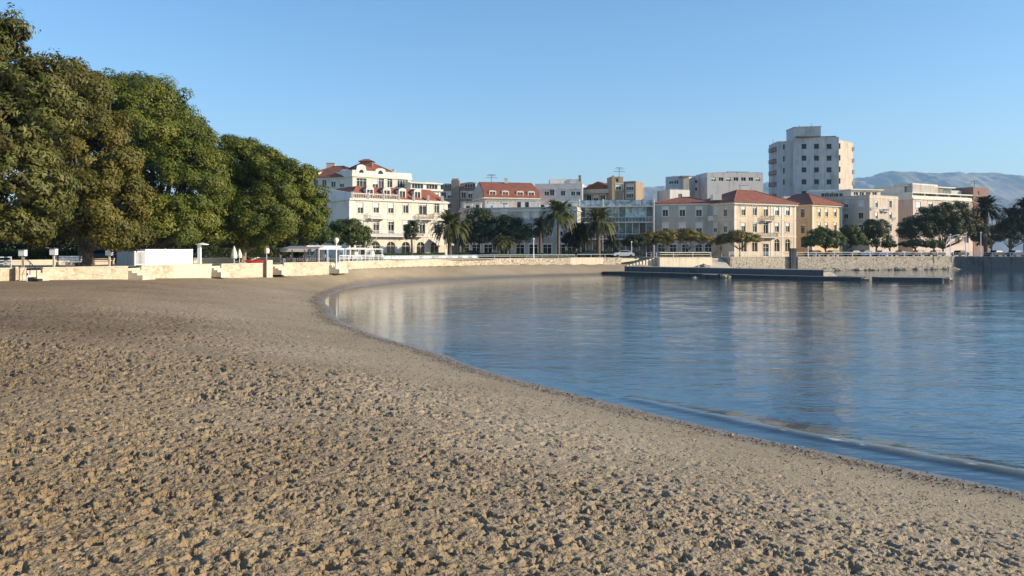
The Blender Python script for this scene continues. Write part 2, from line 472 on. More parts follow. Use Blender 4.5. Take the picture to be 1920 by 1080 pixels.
# ------------------------------------------------------------------ sand
def make_sand():
    ys = [1.0]
    while ys[-1] < 206:
        ys.append(ys[-1] + max(0.0115 * (max(ys[-1], 5.3) / 6) ** 1.62, 0.2 if ys[-1] < 4.6 else 0))
    ys = np.array(ys)
    NC = 1150
    s = np.linspace(-1, 1, NC)
    Wd = 0.70 * ys + 1.5
    X = s[None, :] * Wd[:, None]
    Y = np.repeat(ys[:, None], NC, 1)
    d = shore_d(X, Y)
    d = d + 0.5 * fbm(X, Y, 0.25, 2, 9) * np.clip(np.abs(d) / 4, 0.15, 1)
    Z = sand_z(d, X, Y)
    amp = np.clip((d - 1.4) / 7.0, 0, 1)
    amp = amp * (0.75 + 0.8 * np.clip(fbm(X, Y, 0.22, 2, 5) + 0.3, 0, 1))
    far = np.clip(1.2 - Y / 80, 0.3, 1)
    h = np.zeros_like(Z)
    # footprints pressed into the dry sand
    r2 = np.random.default_rng(11)
    n = 0
    for y0, y1, dens in ((4.3, 13, 78), (13, 24, 52.0), (24, 44, 14.0)):
        area = 2 * 0.7 * (y1 - y0) * (y0 + y1) / 2
        N_ = int(area * dens)
        py = np.sqrt(r2.random(N_) * (y1 * y1 - y0 * y0) + y0 * y0)
        px = (r2.random(N_) * 2 - 1) * (0.70 * py + 1.2)
        for k in range(N_):
            a = r2.normal(0.15, 0.9); L = (0.028 + 0.070 * r2.random() ** 1.8) * (1 + .35 * (py[k] > 16)); Wf = L * r2.uniform(0.45, 0.80); dep = L * r2.uniform(0.50, 0.90) * (.78 if py[k] < 9 else 1)
            a += 0
            rr = 2.3 * L
            i0, i1 = np.searchsorted(ys, [py[k] - rr, py[k] + rr])
            if i1 - i0 < 2: continue
            w = 0.70 * py[k] + 1.5
            j0 = int(((px[k] - rr) / w * 0.5 + 0.5) * (NC - 1)) - 2; j1 = int(((px[k] + rr) / w * 0.5 + 0.5) * (NC - 1)) + 3
            j0 = max(j0, 0); j1 = min(j1, NC)
            if j1 - j0 < 2: continue
            dx = X[i0:i1, j0:j1] - px[k]; dy = Y[i0:i1, j0:j1] - py[k]
            u = dx * math.cos(a) + dy * math.sin(a); v = -dx * math.sin(a) + dy * math.cos(a)
            an = np.arctan2(v, u); wob = 1 + 0.16 * np.sin(3 * an + k) + 0.10 * np.sin(7 * an + 2.3 * k)
            r = np.sqrt((u / L) ** 2 + (v / Wf) ** 2) * wob
            pit = -dep * np.exp(-(r ** 7)) + 0.16 * dep * np.exp(-((r - 1.3) / 0.25) ** 2)
            h[i0:i1, j0:j1] += pit
            n += 1
    near = np.clip(1.2 - Y / 60, 0, 1)
    h = np.maximum(h, -0.085)
    top = 0.020 * fbm(X, Y, 1.1, 2, 21) + 0.013 * fbm(X, Y, 3.4, 2, 31, .6) * near
    crust = (0.013 * fbm(X, Y, 16, 3, 35, .65) - 0.021 * np.abs(fbm(X, Y, 8.0, 4, 41, .62))) * near
    crust = np.where(crust > 0, crust * .6, crust)
    Z = Z + amp * (h + top + crust) * (0.35 + 0.65 * far) + 0.006 * fbm(X, Y, 9, 2, 51) * np.clip(d * 2, 0, 1) * near
    N = NT('beach_sand')
    v = coords(N)
    at = N.n('ShaderNodeAttribute', attribute_name='shore')
    big = noise(N, v, 0.09, 8, .72)
    fine = noise(N, v, 14, 5, .7)
    ad = N.n('ShaderNodeMath', operation='MULTIPLY_ADD'); ad.inputs[1].default_value = 0.6
    N.l(fine, ad.inputs[0]); N.l(big, ad.inputs[2])
    dry = ramp(N, ad.outputs[0], [(0.48, (0.105, 0.068, 0.033)), (0.72, (0.230, 0.160, 0.084)), (0.95, (0.34, 0.25, 0.14))])
    grey = ramp(N, ad.outputs[0], [(0.48, (0.165, 0.123, 0.074)), (0.72, (0.285, 0.222, 0.14)), (0.95, (0.37, 0.30, 0.20))])
    fg = N.n('ShaderNodeMapRange'); fg.inputs['From Min'].default_value = 6; fg.inputs['From Max'].default_value = 14
    N.l(at.outputs['Fac'], fg.inputs['Value'])
    m1 = N.n('ShaderNodeMix', data_type='RGBA')
    N.l(fg.outputs[0], m1.inputs[0]); N.l(grey, m1.inputs[6]); N.l(dry, m1.inputs[7])
    tn = N.n('ShaderNodeAttribute', attribute_name='damp')
    md = N.n('ShaderNodeMix', data_type='RGBA'); md.inputs[7].default_value = (0.15, 0.098, 0.052, 1)
    N.l(tn.outputs['Fac'], md.inputs[0]); N.l(m1.outputs[2], md.inputs[6]); m1 = md
    # wetness near the waterline
    wn = N.n('ShaderNodeMath', operation='MULTIPLY_ADD'); wn.inputs[1].default_value = 0.8
    wb = noise(N, v, 0.6, 3)
    N.l(wb, wn.inputs[0]); N.l(at.outputs['Fac'], wn.inputs[2])
    wr = N.n('ShaderNodeMapRange'); wr.inputs['From Min'].default_value = 0.6; wr.inputs['From Max'].default_value = 1.9
    wr.inputs['To Min'].default_value = 1.0; wr.inputs['To Max'].default_value = 0.0
    N.l(wn.outputs[0], wr.inputs['Value'])
    m2 = N.n('ShaderNodeMix', data_type='RGBA')
    N.l(wr.outputs[0], m2.inputs[0]); N.l(m1.outputs[2], m2.inputs[6]); m2.inputs[7].default_value = (0.185, 0.145, 0.10, 1)
    N.l(m2.outputs[2], N.b.inputs['Base Color'])
    rg = N.n('ShaderNodeMapRange'); rg.inputs['To Min'].default_value = 0.95; rg.inputs['To Max'].default_value = 0.35
    N.l(wr.outputs[0], rg.inputs['Value']); N.l(rg.outputs[0], N.b.inputs['Roughness'])
    sc = N.n('ShaderNodeMath', operation='SUBTRACT'); sc.inputs[0].default_value = 1.0
    N.l(wr.outputs[0], sc.inputs[1])
    b1 = N.n('ShaderNodeBump'); b1.inputs['Distance'].default_value = 0.03
    N.l(sc.outputs[0], b1.inputs['Strength']); N.l(noise(N, v, 26, 4, .65), b1.inputs['Height'])
    b2 = N.n('ShaderNodeBump'); b2.inputs['Distance'].default_value = 0.16
    st2 = N.n('ShaderNodeMapRange'); st2.inputs['From Min'].default_value = 1.5; st2.inputs['From Max'].default_value = 9; st2.inputs['To Max'].default_value = 0.75
    N.l(at.outputs['Fac'], st2.inputs['Value'])
    N.l(st2.outputs[0], b2.inputs['Strength']); N.l(noise(N, v, 2.6, 3, .6), b2.inputs['Height'])
    N.l(b1.outputs[0], b2.inputs['Normal'])
    b3 = N.n('ShaderNodeBump'); b3.inputs['Distance'].default_value = 0.07
    N.l(st2.outputs[0], b3.inputs['Strength']); N.l(noise(N, v, 6.5, 3, .6), b3.inputs['Height']); N.l(b2.outputs[0], b3.inputs['Normal'])
    N.l(b3.outputs[0], N.b.inputs['Normal'])
    damp = .75 * np.exp(-((Y - 32 + 3 * fbm(X, Y, .1, 2, 7)) / 8) ** 2) * np.clip((-X - 6) / 7, 0, 1) + .38 * np.exp(-((Y - 64) / 13) ** 2) * np.clip((-X - 17) / 9, 0, 1)
    damp = np.clip(damp * (1 + 1.2 * fbm(X, Y, .35, 4, 12)), 0, 1)
    o = grid_mesh('sand', X, Y, Z, N.m, {'shore': d, 'damp': damp})
    struct(o)
    o['label'] = 'trampled brown beach sand sloping down to the water'
make_sand()

# ------------------------------------------------------------------ water
def make_water():
    ys = [3.0]
    while ys[-1] < 260:
        ys.append(ys[-1] + max(0.035 * (max(ys[-1], 9) / 12) ** 1.45, 0.035))
    ys = np.array(ys + [400, 800, 2000])
    NC = 620
    sx = np.linspace(-0.35, 1, NC)
    Wd = 0.9 * ys + 6
    Wd[-3:] = [900, 2500, 7000]
    X = sx[None, :] * Wd[:, None]; Y = np.repeat(ys[:, None], NC, 1)
    d = shore_d(X, Y)
    Z = np.zeros_like(X)
    calmz = np.interp(-d, [0, 1.5, 8, 25], [0, .15, .7, 1.0]) * (1 + .8 * fbm(X, Y, 0.05, 2, 141))
    Z += calmz * (0.040 * fbm(X * .55, Y, 0.40, 3, 151) + 0.022 * fbm(X * .6, Y, 1.3, 2, 161) * np.clip(1.2 - Y / 60, 0, 1))
    # the small wave running in along the near shore
    along = np.clip((27.5 - Y) / 9, 0, 1) * np.clip((Y - 0) / 4, 0, 1)
    off = -1.05 - 0.35 * np.clip((20 - Y) / 10, -1, 1) + 0.16 * fbm(X, Y, 0.35, 3, 61)
    t = d - off
    prof = np.where(t > 0, np.exp(-(t / 0.24) ** 2), np.exp(-(t / 0.5) ** 2))
    crest = 0.075 * along * (0.85 + 0.5 * fbm(X, Y, 0.7, 3, 71))
    Z += crest * prof
    Z += 0.012 * np.sin((d + 0.4 * fbm(X, Y, .3, 2, 81)) * 3.1) * np.clip(-d / 2, 0, 1) * np.clip(1 - Y / 34, 0, 1)
    foam = along * np.exp(-((t - .1) / .09) ** 2) * np.clip(-0.1 + 1.7 * fbm(X, Y, 1.6, 3, 91) + 0.45 * np.exp(-((Y - 18.2) / 2.0) ** 2), 0, 1)
    d_s = d + 0.5 * fbm(X, Y, 0.25, 2, 9) * np.clip(np.abs(d) / 4, 0.15, 1)
    edge = np.exp(-((d_s + 0.05) / 0.06) ** 2) * np.clip(0.25 + 2.6 * fbm(X, Y, 0.8, 2, 95), 0, 1) * np.clip(1.3 - Y / 40, 0, 1)
    rpl = np.interp(Y, [12, 30, 60, 110, 180], [.9, .5, .26, .13, .08]) * (1 + 0.9 * fbm(X * .45, Y, 0.06, 3, 131)) * np.interp(-d, [0, 2, 10, 25], [.3, .45, .8, 1.0])
    N = NT('sea_water')
    v = coords(N, (1, 1, 1))
    at = N.n('ShaderNodeAttribute', attribute_name='shore')
    af = N.n('ShaderNodeAttribute', attribute_name='foam')
    aw = N.n('ShaderNodeAttribute', attribute_name='crest')
    dep = N.n('ShaderNodeMapRange'); dep.inputs['From Min'].default_value = -9.0; dep.inputs['From Max'].default_value = 0.0
    dep.inputs['To Min'].default_value = 1.0; dep.inputs['To Max'].default_value = 0.12
    N.l(at.outputs['Fac'], dep.inputs['Value'])
    mxd = N.n('ShaderNodeMath', operation='MAXIMUM'); N.l(dep.outputs[0], mxd.inputs[0])
    cw = N.n('ShaderNodeMath', operation='MULTIPLY'); cw.inputs[1].default_value = 1.2
    N.l(aw.outputs['Fac'], cw.inputs[0]); N.l(cw.outputs[0], mxd.inputs[1])
    tr = N.n('ShaderNodeBsdfTransparent'); tr.inputs[0].default_value = (0.86, 0.92, 0.90, 1)
    df = N.n('ShaderNodeBsdfDiffuse')
    dc = N.n('ShaderNodeMix', data_type='RGBA')
    dc.inputs[6].default_value = (0.036, 0.080, 0.108, 1); dc.inputs[7].default_value = (0.15, 0.14, 0.09, 1)
    N.l(aw.outputs['Fac'], dc.inputs[0])
    N.l(dc.outputs[2], df.inputs[0])
    under = N.n('ShaderNodeMixShader')
    N.l(mxd.outputs[0], under.inputs[0]); N.l(tr.outputs[0], under.inputs[1]); N.l(df.outputs[0], under.inputs[2])
    # ripples: long low swell, wind ripples, small chop; calmer in the shallows
    calm = N.n('ShaderNodeAttribute', attribute_name='ripple')
    def rip(scale, sx_, sy_, dist, strength, prev=None, rot=0.0, det=2):
        tc = N.n('ShaderNodeTexCoord'); mp = N.n('ShaderNodeMapping')
        mp.inputs['Scale'].default_value = (sx_, sy_, 1); mp.inputs['Rotation'].default_value = (0, 0, rot)
        N.l(tc.outputs['Object'], mp.inputs[0])
        h = noise(N, mp.outputs[0], scale, det, .5)
        b = N.n('ShaderNodeBump'); b.inputs['Distance'].default_value = dist
        ml = N.n('ShaderNodeMath', operation='MULTIPLY'); ml.inputs[1].default_value = strength
        N.l(calm.outputs['Fac'], ml.inputs[0]); N.l(ml.outputs[0], b.inputs['Strength'])
        N.l(h, b.inputs['Height'])
        if prev is not None: N.l(prev, b.inputs['Normal'])
        return b.outputs[0]
    n1 = rip(0.6, 0.8, 1.3, 0.22, 1.0, None, R(12))
    n2 = rip(2.4, 0.7, 1.3, 0.10, 1.0, n1, R(-8))
    n3 = rip(8.0, 0.7, 1.3, 0.03, 1.0, n2, R(5), 3)
    gl = N.n('ShaderNodeBsdfGlossy'); gl.inputs['Roughness'].default_value = 0.04; gl.inputs[0].default_value = (0.93, 0.96, 1.0, 1)
    N.l(n3, gl.inputs['Normal'])
    fr = N.n('ShaderNodeFresnel'); fr.inputs[0].default_value = 1.45
    N.l(n3, fr.inputs['Normal'])
    sf = N.n('ShaderNodeMixShader')
    N.l(fr.outputs[0], sf.inputs[0]); N.l(under.outputs[0], sf.inputs[1]); N.l(gl.outputs[0], sf.inputs[2])
    # foam
    fn = noise(N, v, 9, 4, .7)
    fm = N.n('ShaderNodeMath', operation='MULTIPLY'); N.l(fn, fm.inputs[0]); N.l(af.outputs['Fac'], fm.inputs[1])
    fr2 = ramp(N, fm.outputs[0], [(0.24, 0.0), (0.5, 0.85)])
    fd = N.n('ShaderNodeBsdfDiffuse'); fd.inputs[0].default_value = (0.75, 0.74, 0.70, 1)
    sg = N.n('ShaderNodeMixShader')
    N.l(fr2, sg.inputs[0]); N.l(sf.outputs[0], sg.inputs[1]); N.l(fd.outputs[0], sg.inputs[2])
    N.l(sg.outputs[0], N.out.inputs[0])
    keep = (d[:-1, :-1] < 4) | (d[1:, 1:] < 4)
    o = grid_mesh('water', X, Y, Z, N.m, {'shore': d, 'foam': np.maximum(foam, edge), 'crest': along * np.where(t > 0, np.exp(-(t / 0.26) ** 2), np.exp(-(t / 0.26) ** 2)), 'ripple': rpl}, keep=keep)
    struct(o)
    o['label'] = 'calm blue bay water with a low wave breaking on the shore'
make_water()

# ------------------------------------------------------------------ promenade ground and mountains
WALLP = [(-52, -30), (-46, 25), (-41.0, 52), PX(0, 64), PX(50, 66), PX(80, 67), PX(240, 72.5), PX(265, 75), PX(397, 83.5), PX(415, 85), PX(500, 91), PX(515, 92),
         PX(532, 93.5), PX(617, 99), PX(635, 102), PX(700, 113), PX(800, 128), PX(960, 145), PX(1100, 156), PX(1165, 160)]
GZ = 2.72
def make_ground():
    edge = [(x - 0.3 if i < 13 else x - 0.1, y + (0.1 if i < 13 else 0.35)) for i, (x, y) in enumerate(WALLP)]
    edge += [(24.6, 168.5), (26.5, 160.9), PX(1335, 166.6), PX(1336, 175.5), PX(1370, 169.2), (98.6, 190.6), PX(1960, 187.6), (9000, 600)]
    pts = edge + [(9000, 12000), (-9000, 12000), (-9000, -30)]
    mb = MB()
    mb.add([(x, y, GZ) for x, y in pts], [tuple(range(len(pts)))])
    N = NT('promenade_paving')
    v = coords(N)
    f = noise(N, v, 0.4, 5); g = noise(N, v, 5, 3)
    ad = N.n('ShaderNodeMath', operation='MULTIPLY_ADD'); ad.inputs[1].default_value = 0.3
    N.l(g, ad.inputs[0]); N.l(f, ad.inputs[2])
    N.l(ramp(N, ad.outputs[0], [(0.45, (0.16, 0.15, 0.13)), (0.8, (0.32, 0.30, 0.26))]), N.b.inputs['Base Color'])
    N.b.inputs['Roughness'].default_value = 0.9
    me = mb.mesh('promenade_ground', N.m)
    o = bpy.data.objects.new('promenade_ground', me); COL.objects.link(o); struct(o)
    # coast road behind the sea wall
    rp = [PX(700, 142), PX(900, 161), PX(1100, 171), PX(1250, 179), PX(1400, 184), PX(1600, 196), PX(1800, 206), PX(2050, 214)]
    m = MB()
    for a, b in zip(rp[:-1], rp[1:]):
        m.quad((a[0], a[1], GZ + .004), (b[0], b[1], GZ + .004), (b[0] - 2, b[1] + 6.5, GZ + .004), (a[0] - 2, a[1] + 6.5, GZ + .004))
    ro = m.obj('road', M['asphalt']); struct(ro)
make_ground()

def make_mountains():
    prof = [(1000, 372), (1120, 362), (1208, 351), (1240, 349), (1330, 356), (1430, 341), (1470, 345), (1560, 342), (1600, 334), (1635, 327), (1665, 320.5), (1695, 322), (1740, 324), (1765, 322),
            (1800, 325), (1850, 323), (1880, 327), (1920, 335), (2000, 346), (2120, 352), (2300, 372), (2500, 395)]
    nx, ny = 420, 60
    pxs = np.linspace(1000, 2500, nx)
    D0 = 6200
    top = np.interp(pxs, [p[0] for p in prof], [p[1] for p in prof])
    crest = (HY - top) / F * (D0 + 1100) + ZC
    X = np.zeros((ny, nx)); Y = X.copy(); Z = X.copy()
    for j in range(ny):
        t = j / (ny - 1)
        D = D0 - 300 + 2400 * t
        x = (pxs - 960) / F * (D0 + 1100)
        X[j] = x + 0; Y[j] = D + 0.0 * x
        h = np.sin(min(t / 0.58, 1) * math.pi / 2) ** 0.9 if t < 0.58 else math.cos((t - 0.58) / 0.42 * math.pi / 2)
        Z[j] = crest * h * 1.0
    n = fbm(X, Y, 1 / 420, 5, 4, .55); r = -np.abs(fbm(X, Y * 0.6, 1 / 260, 4, 14, .55))
    env = np.sin(np.linspace(0, 1, ny) * math.pi)[:, None]
    Z = Z + (n * 60 + r * 90 + 15) * env * (Z / (Z.max() + 1) + 0.15)
    # keep the skyline on its profile
    ang = ((Z - ZC) / Y).max(0); want = (HY - top) / F + 0.0015 * vnoise(pxs / 9, pxs * 0, 3)
    Z = ZC + (Z - ZC) * (want / np.maximum(ang, 1e-4))[None, :]
    Z = np.maximum(Z, 1.0)
    N = NT('mountain_rock')
    v = coords(N)
    f = noise(N, v, 0.004, 8, .62)
    N.l(ramp(N, f, [(0.40, (0.10, 0.11, 0.10)), (0.53, (0.20, 0.19, 0.17)), (0.68, (0.36, 0.32, 0.28))]), N.b.inputs['Base Color'])
    N.b.inputs['Roughness'].default_value = 1.0
    o = grid_mesh('mountains', X, Y, Z, N.m); struct(o)
    o['label'] = 'pale limestone mountains fading to blue beyond the town'
make_mountains()

# ------------------------------------------------------------------ walls, steps
def wall_seg(pts, z0, z1, th, mat, label, cop=True, group='stone walls along the beach', copmat='coping', name='stone_wall', ch=0.09):
    a = pts[0]
    c = pts[len(pts) // 2]
    t = thing(name, label, 'wall', (c[0], c[1], z0), group)
    nn = []
    for i, p in enumerate(pts):
        q0 = pts[max(i - 1, 0)]; q1 = pts[min(i + 1, len(pts) - 1)]
        dx, dy = q1[0] - q0[0], q1[1] - q0[1]; l = math.hypot(dx, dy)
        nn.append((dy / l, -dx / l))
    def strip(zb, zt, out, back):
        mb = MB()
        fr = [(p[0] + n[0] * out, p[1] + n[1] * out) for p, n in zip(pts, nn)]
        bk = [(p[0] - n[0] * (th + back), p[1] - n[1] * (th + back)) for p, n in zip(pts, nn)]
        k = len(pts)
        for i in range(k - 1):
            mb.quad((*fr[i], zb), (*fr[i + 1], zb), (*fr[i + 1], zt), (*fr[i], zt))
            mb.quad((*bk[i + 1], zb), (*bk[i], zb), (*bk[i], zt), (*bk[i + 1], zt))
            mb.quad((*fr[i], zt), (*fr[i + 1], zt), (*bk[i + 1], zt), (*bk[i], zt))
        mb.quad((*bk[0], zb), (*fr[0], zb), (*fr[0], zt), (*bk[0], zt))
        mb.quad((*fr[-1], zb), (*bk[-1], zb), (*bk[-1], zt), (*fr[-1], zt))
        return mb
    strip(z0, z1 - (ch if cop else 0), 0, 0).obj('masonry', mat, t)
    if cop: strip(z1 - ch, z1, 0.04, 0.03).obj('coping', M[copmat], t)
    return t

def lerp(a, b, t): return (a[0] + (b[0] - a[0]) * t, a[1] + (b[1] - a[1]) * t)
def steps(a, b, z0, z1, n, tread, label, mat=None, handrail=False):
    """flight between wall ends a and b, running out towards the beach"""
    dx, dy = b[0] - a[0], b[1] - a[1]; l = math.hypot(dx, dy); nx, ny = dy / l, -dx / l
    c = ((a[0] + b[0]) / 2, (a[1] + b[1]) / 2)
    t = thing('stone_steps', label, 'steps', (c[0], c[1], z0), 'stone steps down to the beach')
    for i in range(n):
        zt = z1 - (z1 - z0) * (i + 1) / (n + 1)
        o0, o1 = -0.55 + tread * i, -0.55 + tread * (i + 1)
        mb = MB()
        mb.prism([(a[0] + nx * o1, a[1] + ny * o1), (b[0] + nx * o1, b[1] + ny * o1), (b[0] + nx * o0, b[1] + ny * o0), (a[0] + nx * o0, a[1] + ny * o0)], z0 - 0.3, zt)
        mb.obj('step', mat or M['coping'], t)
    if handrail:
        mb = MB()
        for q in (a,):
            p0 = (q[0] + nx * (-0.5), q[1] + ny * (-0.5)); p1 = (q[0] + nx * (tread * n), q[1] + ny * (tread * n))
            mb.tube([(*p0, z1), (*p0, z1 + .9), (*p1, z0 + 1.0), (*p1, z0)], 0.035, 6)
            pm = lerp(p0, p1, .5); mb.tube([(*pm, (z0 + z1) / 2), (*pm, (z0 + z1) / 2 + .95)], 0.03, 6)
        mb.obj('handrail', M['metal_dark'], t)
    return t

WT = 2.8
P = WALLP
wall_seg([P[0], P[1], P[2], PX(0, 64), PX(30, 65)], 1.0, WT, .5, M['wall_a'], 'pale stone wall at the left edge of the beach, before the first buttress')
mb = MB(); a, b = PX(30.5, 64.7), PX(37, 64.9); mb.prism([(a[0] + .1, a[1] - .25), (b[0] + .1, b[1] - .3), (b[0] - .5, b[1] + .6), (a[0] - .5, a[1] + .6)], 1.0, WT + .08)
tag(mb.obj('wall_buttress', M['wall_a']), 'narrow stone buttress standing proud of the wall at far left', 'buttress')
wall_seg([PX(37.5, 65.2), PX(50, 65.8)], 1.0, WT, .5, M['wall_a'], 'shortest bit of stone wall between the left buttress and the handrail steps')
steps(PX(50, 66), PX(80, 67), 1.7, WT, 4, .38, 'wide pale stone steps with a dark handrail near the left edge', handrail=True)
wall_seg([PX(80, 67), PX(160, 69.8), PX(240, 72.5)], 1.0, WT, .5, M['wall_a'], 'long pale stone wall in front of the thick dark trunk, between two flights of steps')
steps(PX(240, 72.5), PX(265, 75), 1.8, WT, 4, .45, 'stone steps just left of the white kiosk')
wall_seg([PX(265, 75), PX(326, 78.9)], 1.0, WT, .5, M['wall_a'], 'yellowish stone wall under the white kiosk')
wall_seg([PX(326, 78.9), PX(397, 83.5)], 1.0, WT + .02, .53, M['wall_w'], 'smooth whitewashed stretch of wall right of the kiosk front', copmat='wall_w')
steps(PX(397, 83.5), PX(415, 85), 1.8, WT, 4, .4, 'narrow stone steps beside the whitewashed wall')
wall_seg([PX(415, 85), PX(460, 88), PX(499, 91)], 1.0, WT, .5, M['wall_a'], 'stone wall in front of the pale forked trunk and red kayak')
mb = MB(); a, b = PX(500, 90.7), PX(511, 91.4); mb.prism([(a[0] + .1, a[1] - .3), (b[0] + .1, b[1] - .3), (b[0] - .5, b[1] + .7), (a[0] - .5, a[1] + .7)], 1.0, WT + .3)
tag(mb.obj('wall_buttress', M['coping']), 'square stone pier with flat cap beside the steps left of the canopy', 'buttress')
steps(PX(512, 91.8), PX(532, 93.5), 1.8, WT, 4, .42, 'stone steps in front of the grey terrace canopy')
wall_seg([PX(532, 93.5), PX(575, 96.2), PX(617, 99)], 1.0, WT, .5, M['wall_a'], 'even stone wall under the grey terrace canopy')
steps(PX(617, 99), PX(634, 102), 1.75, WT, 4, .45, 'white stone steps beside the globe street lamp')
def sub(p, q, k): return [lerp(p, q, i / k) for i in range(k + 1)]
w5 = [PX(634, 102), PX(700, 113), PX(750, 121), PX(800, 128), PX(850, 134)]
wall_seg(w5, 1.0, WT, .5, M['wall_a'], 'long smooth stone wall below the white pergola railing')
w6 = [PX(850, 134), PX(905, 140), PX(960, 145), PX(1030, 151), PX(1070, 154)]
wall_seg(w6, 1.0, WT, .5, M['wall_b'], 'rough stone wall with dark gaps below the tall palms')
wall_seg([PX(1070, 154), PX(1100, 156), PX(1131, 158)], 1.0, WT + .06, .5, M['wall_w'], 'smooth cream plastered stretch of beach wall before the broad stairs', copmat='wall_w')
wall_seg([PX(1131, 158), PX(1165, 160)], 1.0, WT, .5, M['wall_b'], 'short rough stone wall end beside the broad stairs')
# broad stairs running down towards the left
def broad_stairs():
    t = thing('broad_stairs', 'broad pale stairs down to the far beach beside the cream terrace wall', 'stairs', (*PX(1195, 162), 1.3))
    n = 9
    for i in range(n):
        px1 = 1236 - i * 6.0; zt = WT - (WT - 1.35) * (i + 0.5) / n
        a = PX(px1 - 6.0 - 8, 162 - 0.3 * i); b = PX(px1 - 8, 162 - 0.3 * (i - 1) + .3)
        mb = MB(); mb.prism([(a[0], a[1] - 1.2), (b[0] + .02, b[1] - 1.2), (b[0] - .4, b[1] + 7), (a[0] - .4, a[1] + 7)], 0.9, zt)
        mb.obj('step', M['coping'], t)
broad_stairs()
def terrace(label, a, b, c, d, z0, z1, m):
    t = thing('terrace_wall', label, 'wall', (a[0], a[1], z0))
    mb = MB(); mb.prism([a, b, c, d], z0, z1 - .12); mb.obj('masonry', m, t)
    mb = MB()
    mb.prism([(a[0] - .05, a[1] - .06), (b[0] + .05, b[1] - .06), (c[0] + .05, c[1] + .02), (d[0] - .05, d[1] + .02)], z1 - .12, z1); mb.obj('coping', M['coping'], t)
terrace('cream stone terrace wall between the broad stairs and the boat ramp', PX(1237, 160), PX(1335, 166), (38.6, 175), (25.0, 168), 0.6, WT + .05, M['wall_w'])
wall_seg([PX(1335, 176.5), PX(1369, 169)], 0.5, WT, .5, M['wall_c'], 'shaded return of the sea wall beside the boat ramp')
wall_seg([PX(1369.5, 169), PX(1430, 171.5), PX(1484, 174)], 0.0, WT + .1, .7, M['wall_b'], 'rubble sea wall with dark holes below the peach corner house', name='sea_wall')
mb = MB(); a = PX(1485, 173.2); mb.box(a[0] - .2, a[0] + .9, a[1], a[1] + 1.2, 0.2, 4.6)
tag(mb.obj('mooring_pillar', M['pierm']), 'dark square pillar rising from the sea wall in front of the peach house corner', 'pillar')
wall_seg([PX(1496, 174.5)] + sub(PX(1530, 176), PX(1790, 190), 4), -0.4, WT + .05, .7, M['wall_c'], 'long rubble sea wall below the parked cars and round trees', name='sea_wall')
wall_seg([PX(1790, 190), PX(1860, 188), PX(2100, 183)], -0.6, WT, .7, M['pierm'], 'quay wall at the right edge, tree shade put into its dark colour', name='quay_wall', copmat='concrete')  # dark pier concrete used here to stand in for tree shade
# ramp
mb = MB(); a, b = PX(1330, 165.5), PX(1368, 168.2)
mb.add([(a[0] - 3.5, a[1] - 3, 0.9), (b[0] - .6, b[1] - 3, 0.9), (b[0] - .3, b[1] + 5, 2.6), (a[0] + .3, a[1] + 5, 2.6), (a[0] - 3.5, a[1] - 3, 0), (b[0] - .6, b[1] - 3, 0), (b[0] - .3, b[1] + 5, 0), (a[0] + .3, a[1] + 5, 0)],
       [(0, 1, 2, 3), (4, 7, 6, 5), (0, 4, 5, 1), (1, 5, 6, 2), (2, 6, 7, 3), (3, 7, 4, 0)])
tag(mb.obj('boat_ramp', M['coping']), 'sloping pale boat ramp between the two sea walls', 'ramp')

def rock_mesh(seed, mat):
    r = random.Random(seed)
    mb = MB(); n = 9; rows = 6
    ph = [r.uniform(0, 6) for _ in range(6)]
    for i in range(rows + 1):
        th = math.pi * i / rows
        for k in range(n):
            a = 2 * math.pi * k / n
            q = 1 + .22 * math.sin(2 * a + ph[0]) + .16 * math.sin(3 * a + 2 * th + ph[1]) + .12 * math.sin(4 * th + ph[2])
            mb.v.append((q * math.sin(th) * math.cos(a), q * math.sin(th) * math.sin(a) * .8, q * .6 * math.cos(th) + .2))
    for i in range(rows):
        for k in range(n):
            mb.f.append((i * n + k, (i + 1) * n + k, (i + 1) * n + (k + 1) % n, i * n + (k + 1) % n)); mb.mi.append(0)
    return mb.mesh('shore_rock', mat)
RK = [rock_mesh(i, M['rock']) for i in range(5)]
# rock apron at the foot of the sea wall: one continuous bank, with loose boulders
mb = MB()
base = [PX(1400, 169.8), PX(1470, 172.8)] + sub(PX(1500, 174.2), PX(1790, 189.6), 12)
rr = random.Random(5)
for a, b in zip(base[:-1], base[1:]):
    for k in range(4):
        p = lerp(a, b, k / 4); q = lerp(a, b, (k + 1) / 4)
        o1, o2 = rr.uniform(2.0, 3.0), rr.uniform(2.0, 3.0)
        z1 = rr.uniform(.25, .5)
        mb.add([(p[0], p[1], z1), (q[0], q[1], z1), (q[0] + .9, q[1] - o2, -.3), (p[0] + .9, p[1] - o1, -.3)], [(0, 3, 2, 1)])
bank = mb.obj('rock_bank', M['rock']); tag(bank, 'low bank of tan rocks along the foot of the sea wall', 'rocks')
def boulder(px, D, s, label, z=0.0, grp='boulders along the far shore'):
    o = bpy.data.objects.new('boulder', RK[rr.randrange(5)]); COL.objects.link(o)
    x, y = PX(px, D); o.location = (x, y, z); o.scale = (s, s, s * .8); o.rotation_euler = (0, 0, rr.uniform(0, 6)); tag(o, label, 'boulder', grp)
for i in range(34):
    px = rr.uniform(1440, 1795); D = np.interp(px, [1440, 1795], [169.5, 187.5]) - rr.uniform(0, 1.8)
    boulder(px, D, rr.uniform(.35, .8), 'tan boulder among those lying at the foot of the long sea wall', 0.05)
for px, D, s in ((1318, 158, .9), (1322, 157, .7), (1311, 158, .6), (1328, 158.5, .55)):
    boulder(px, D, s, 'brown boulder in the heap on the sand behind the pier', 1.0, 'boulders heaped behind the pier')

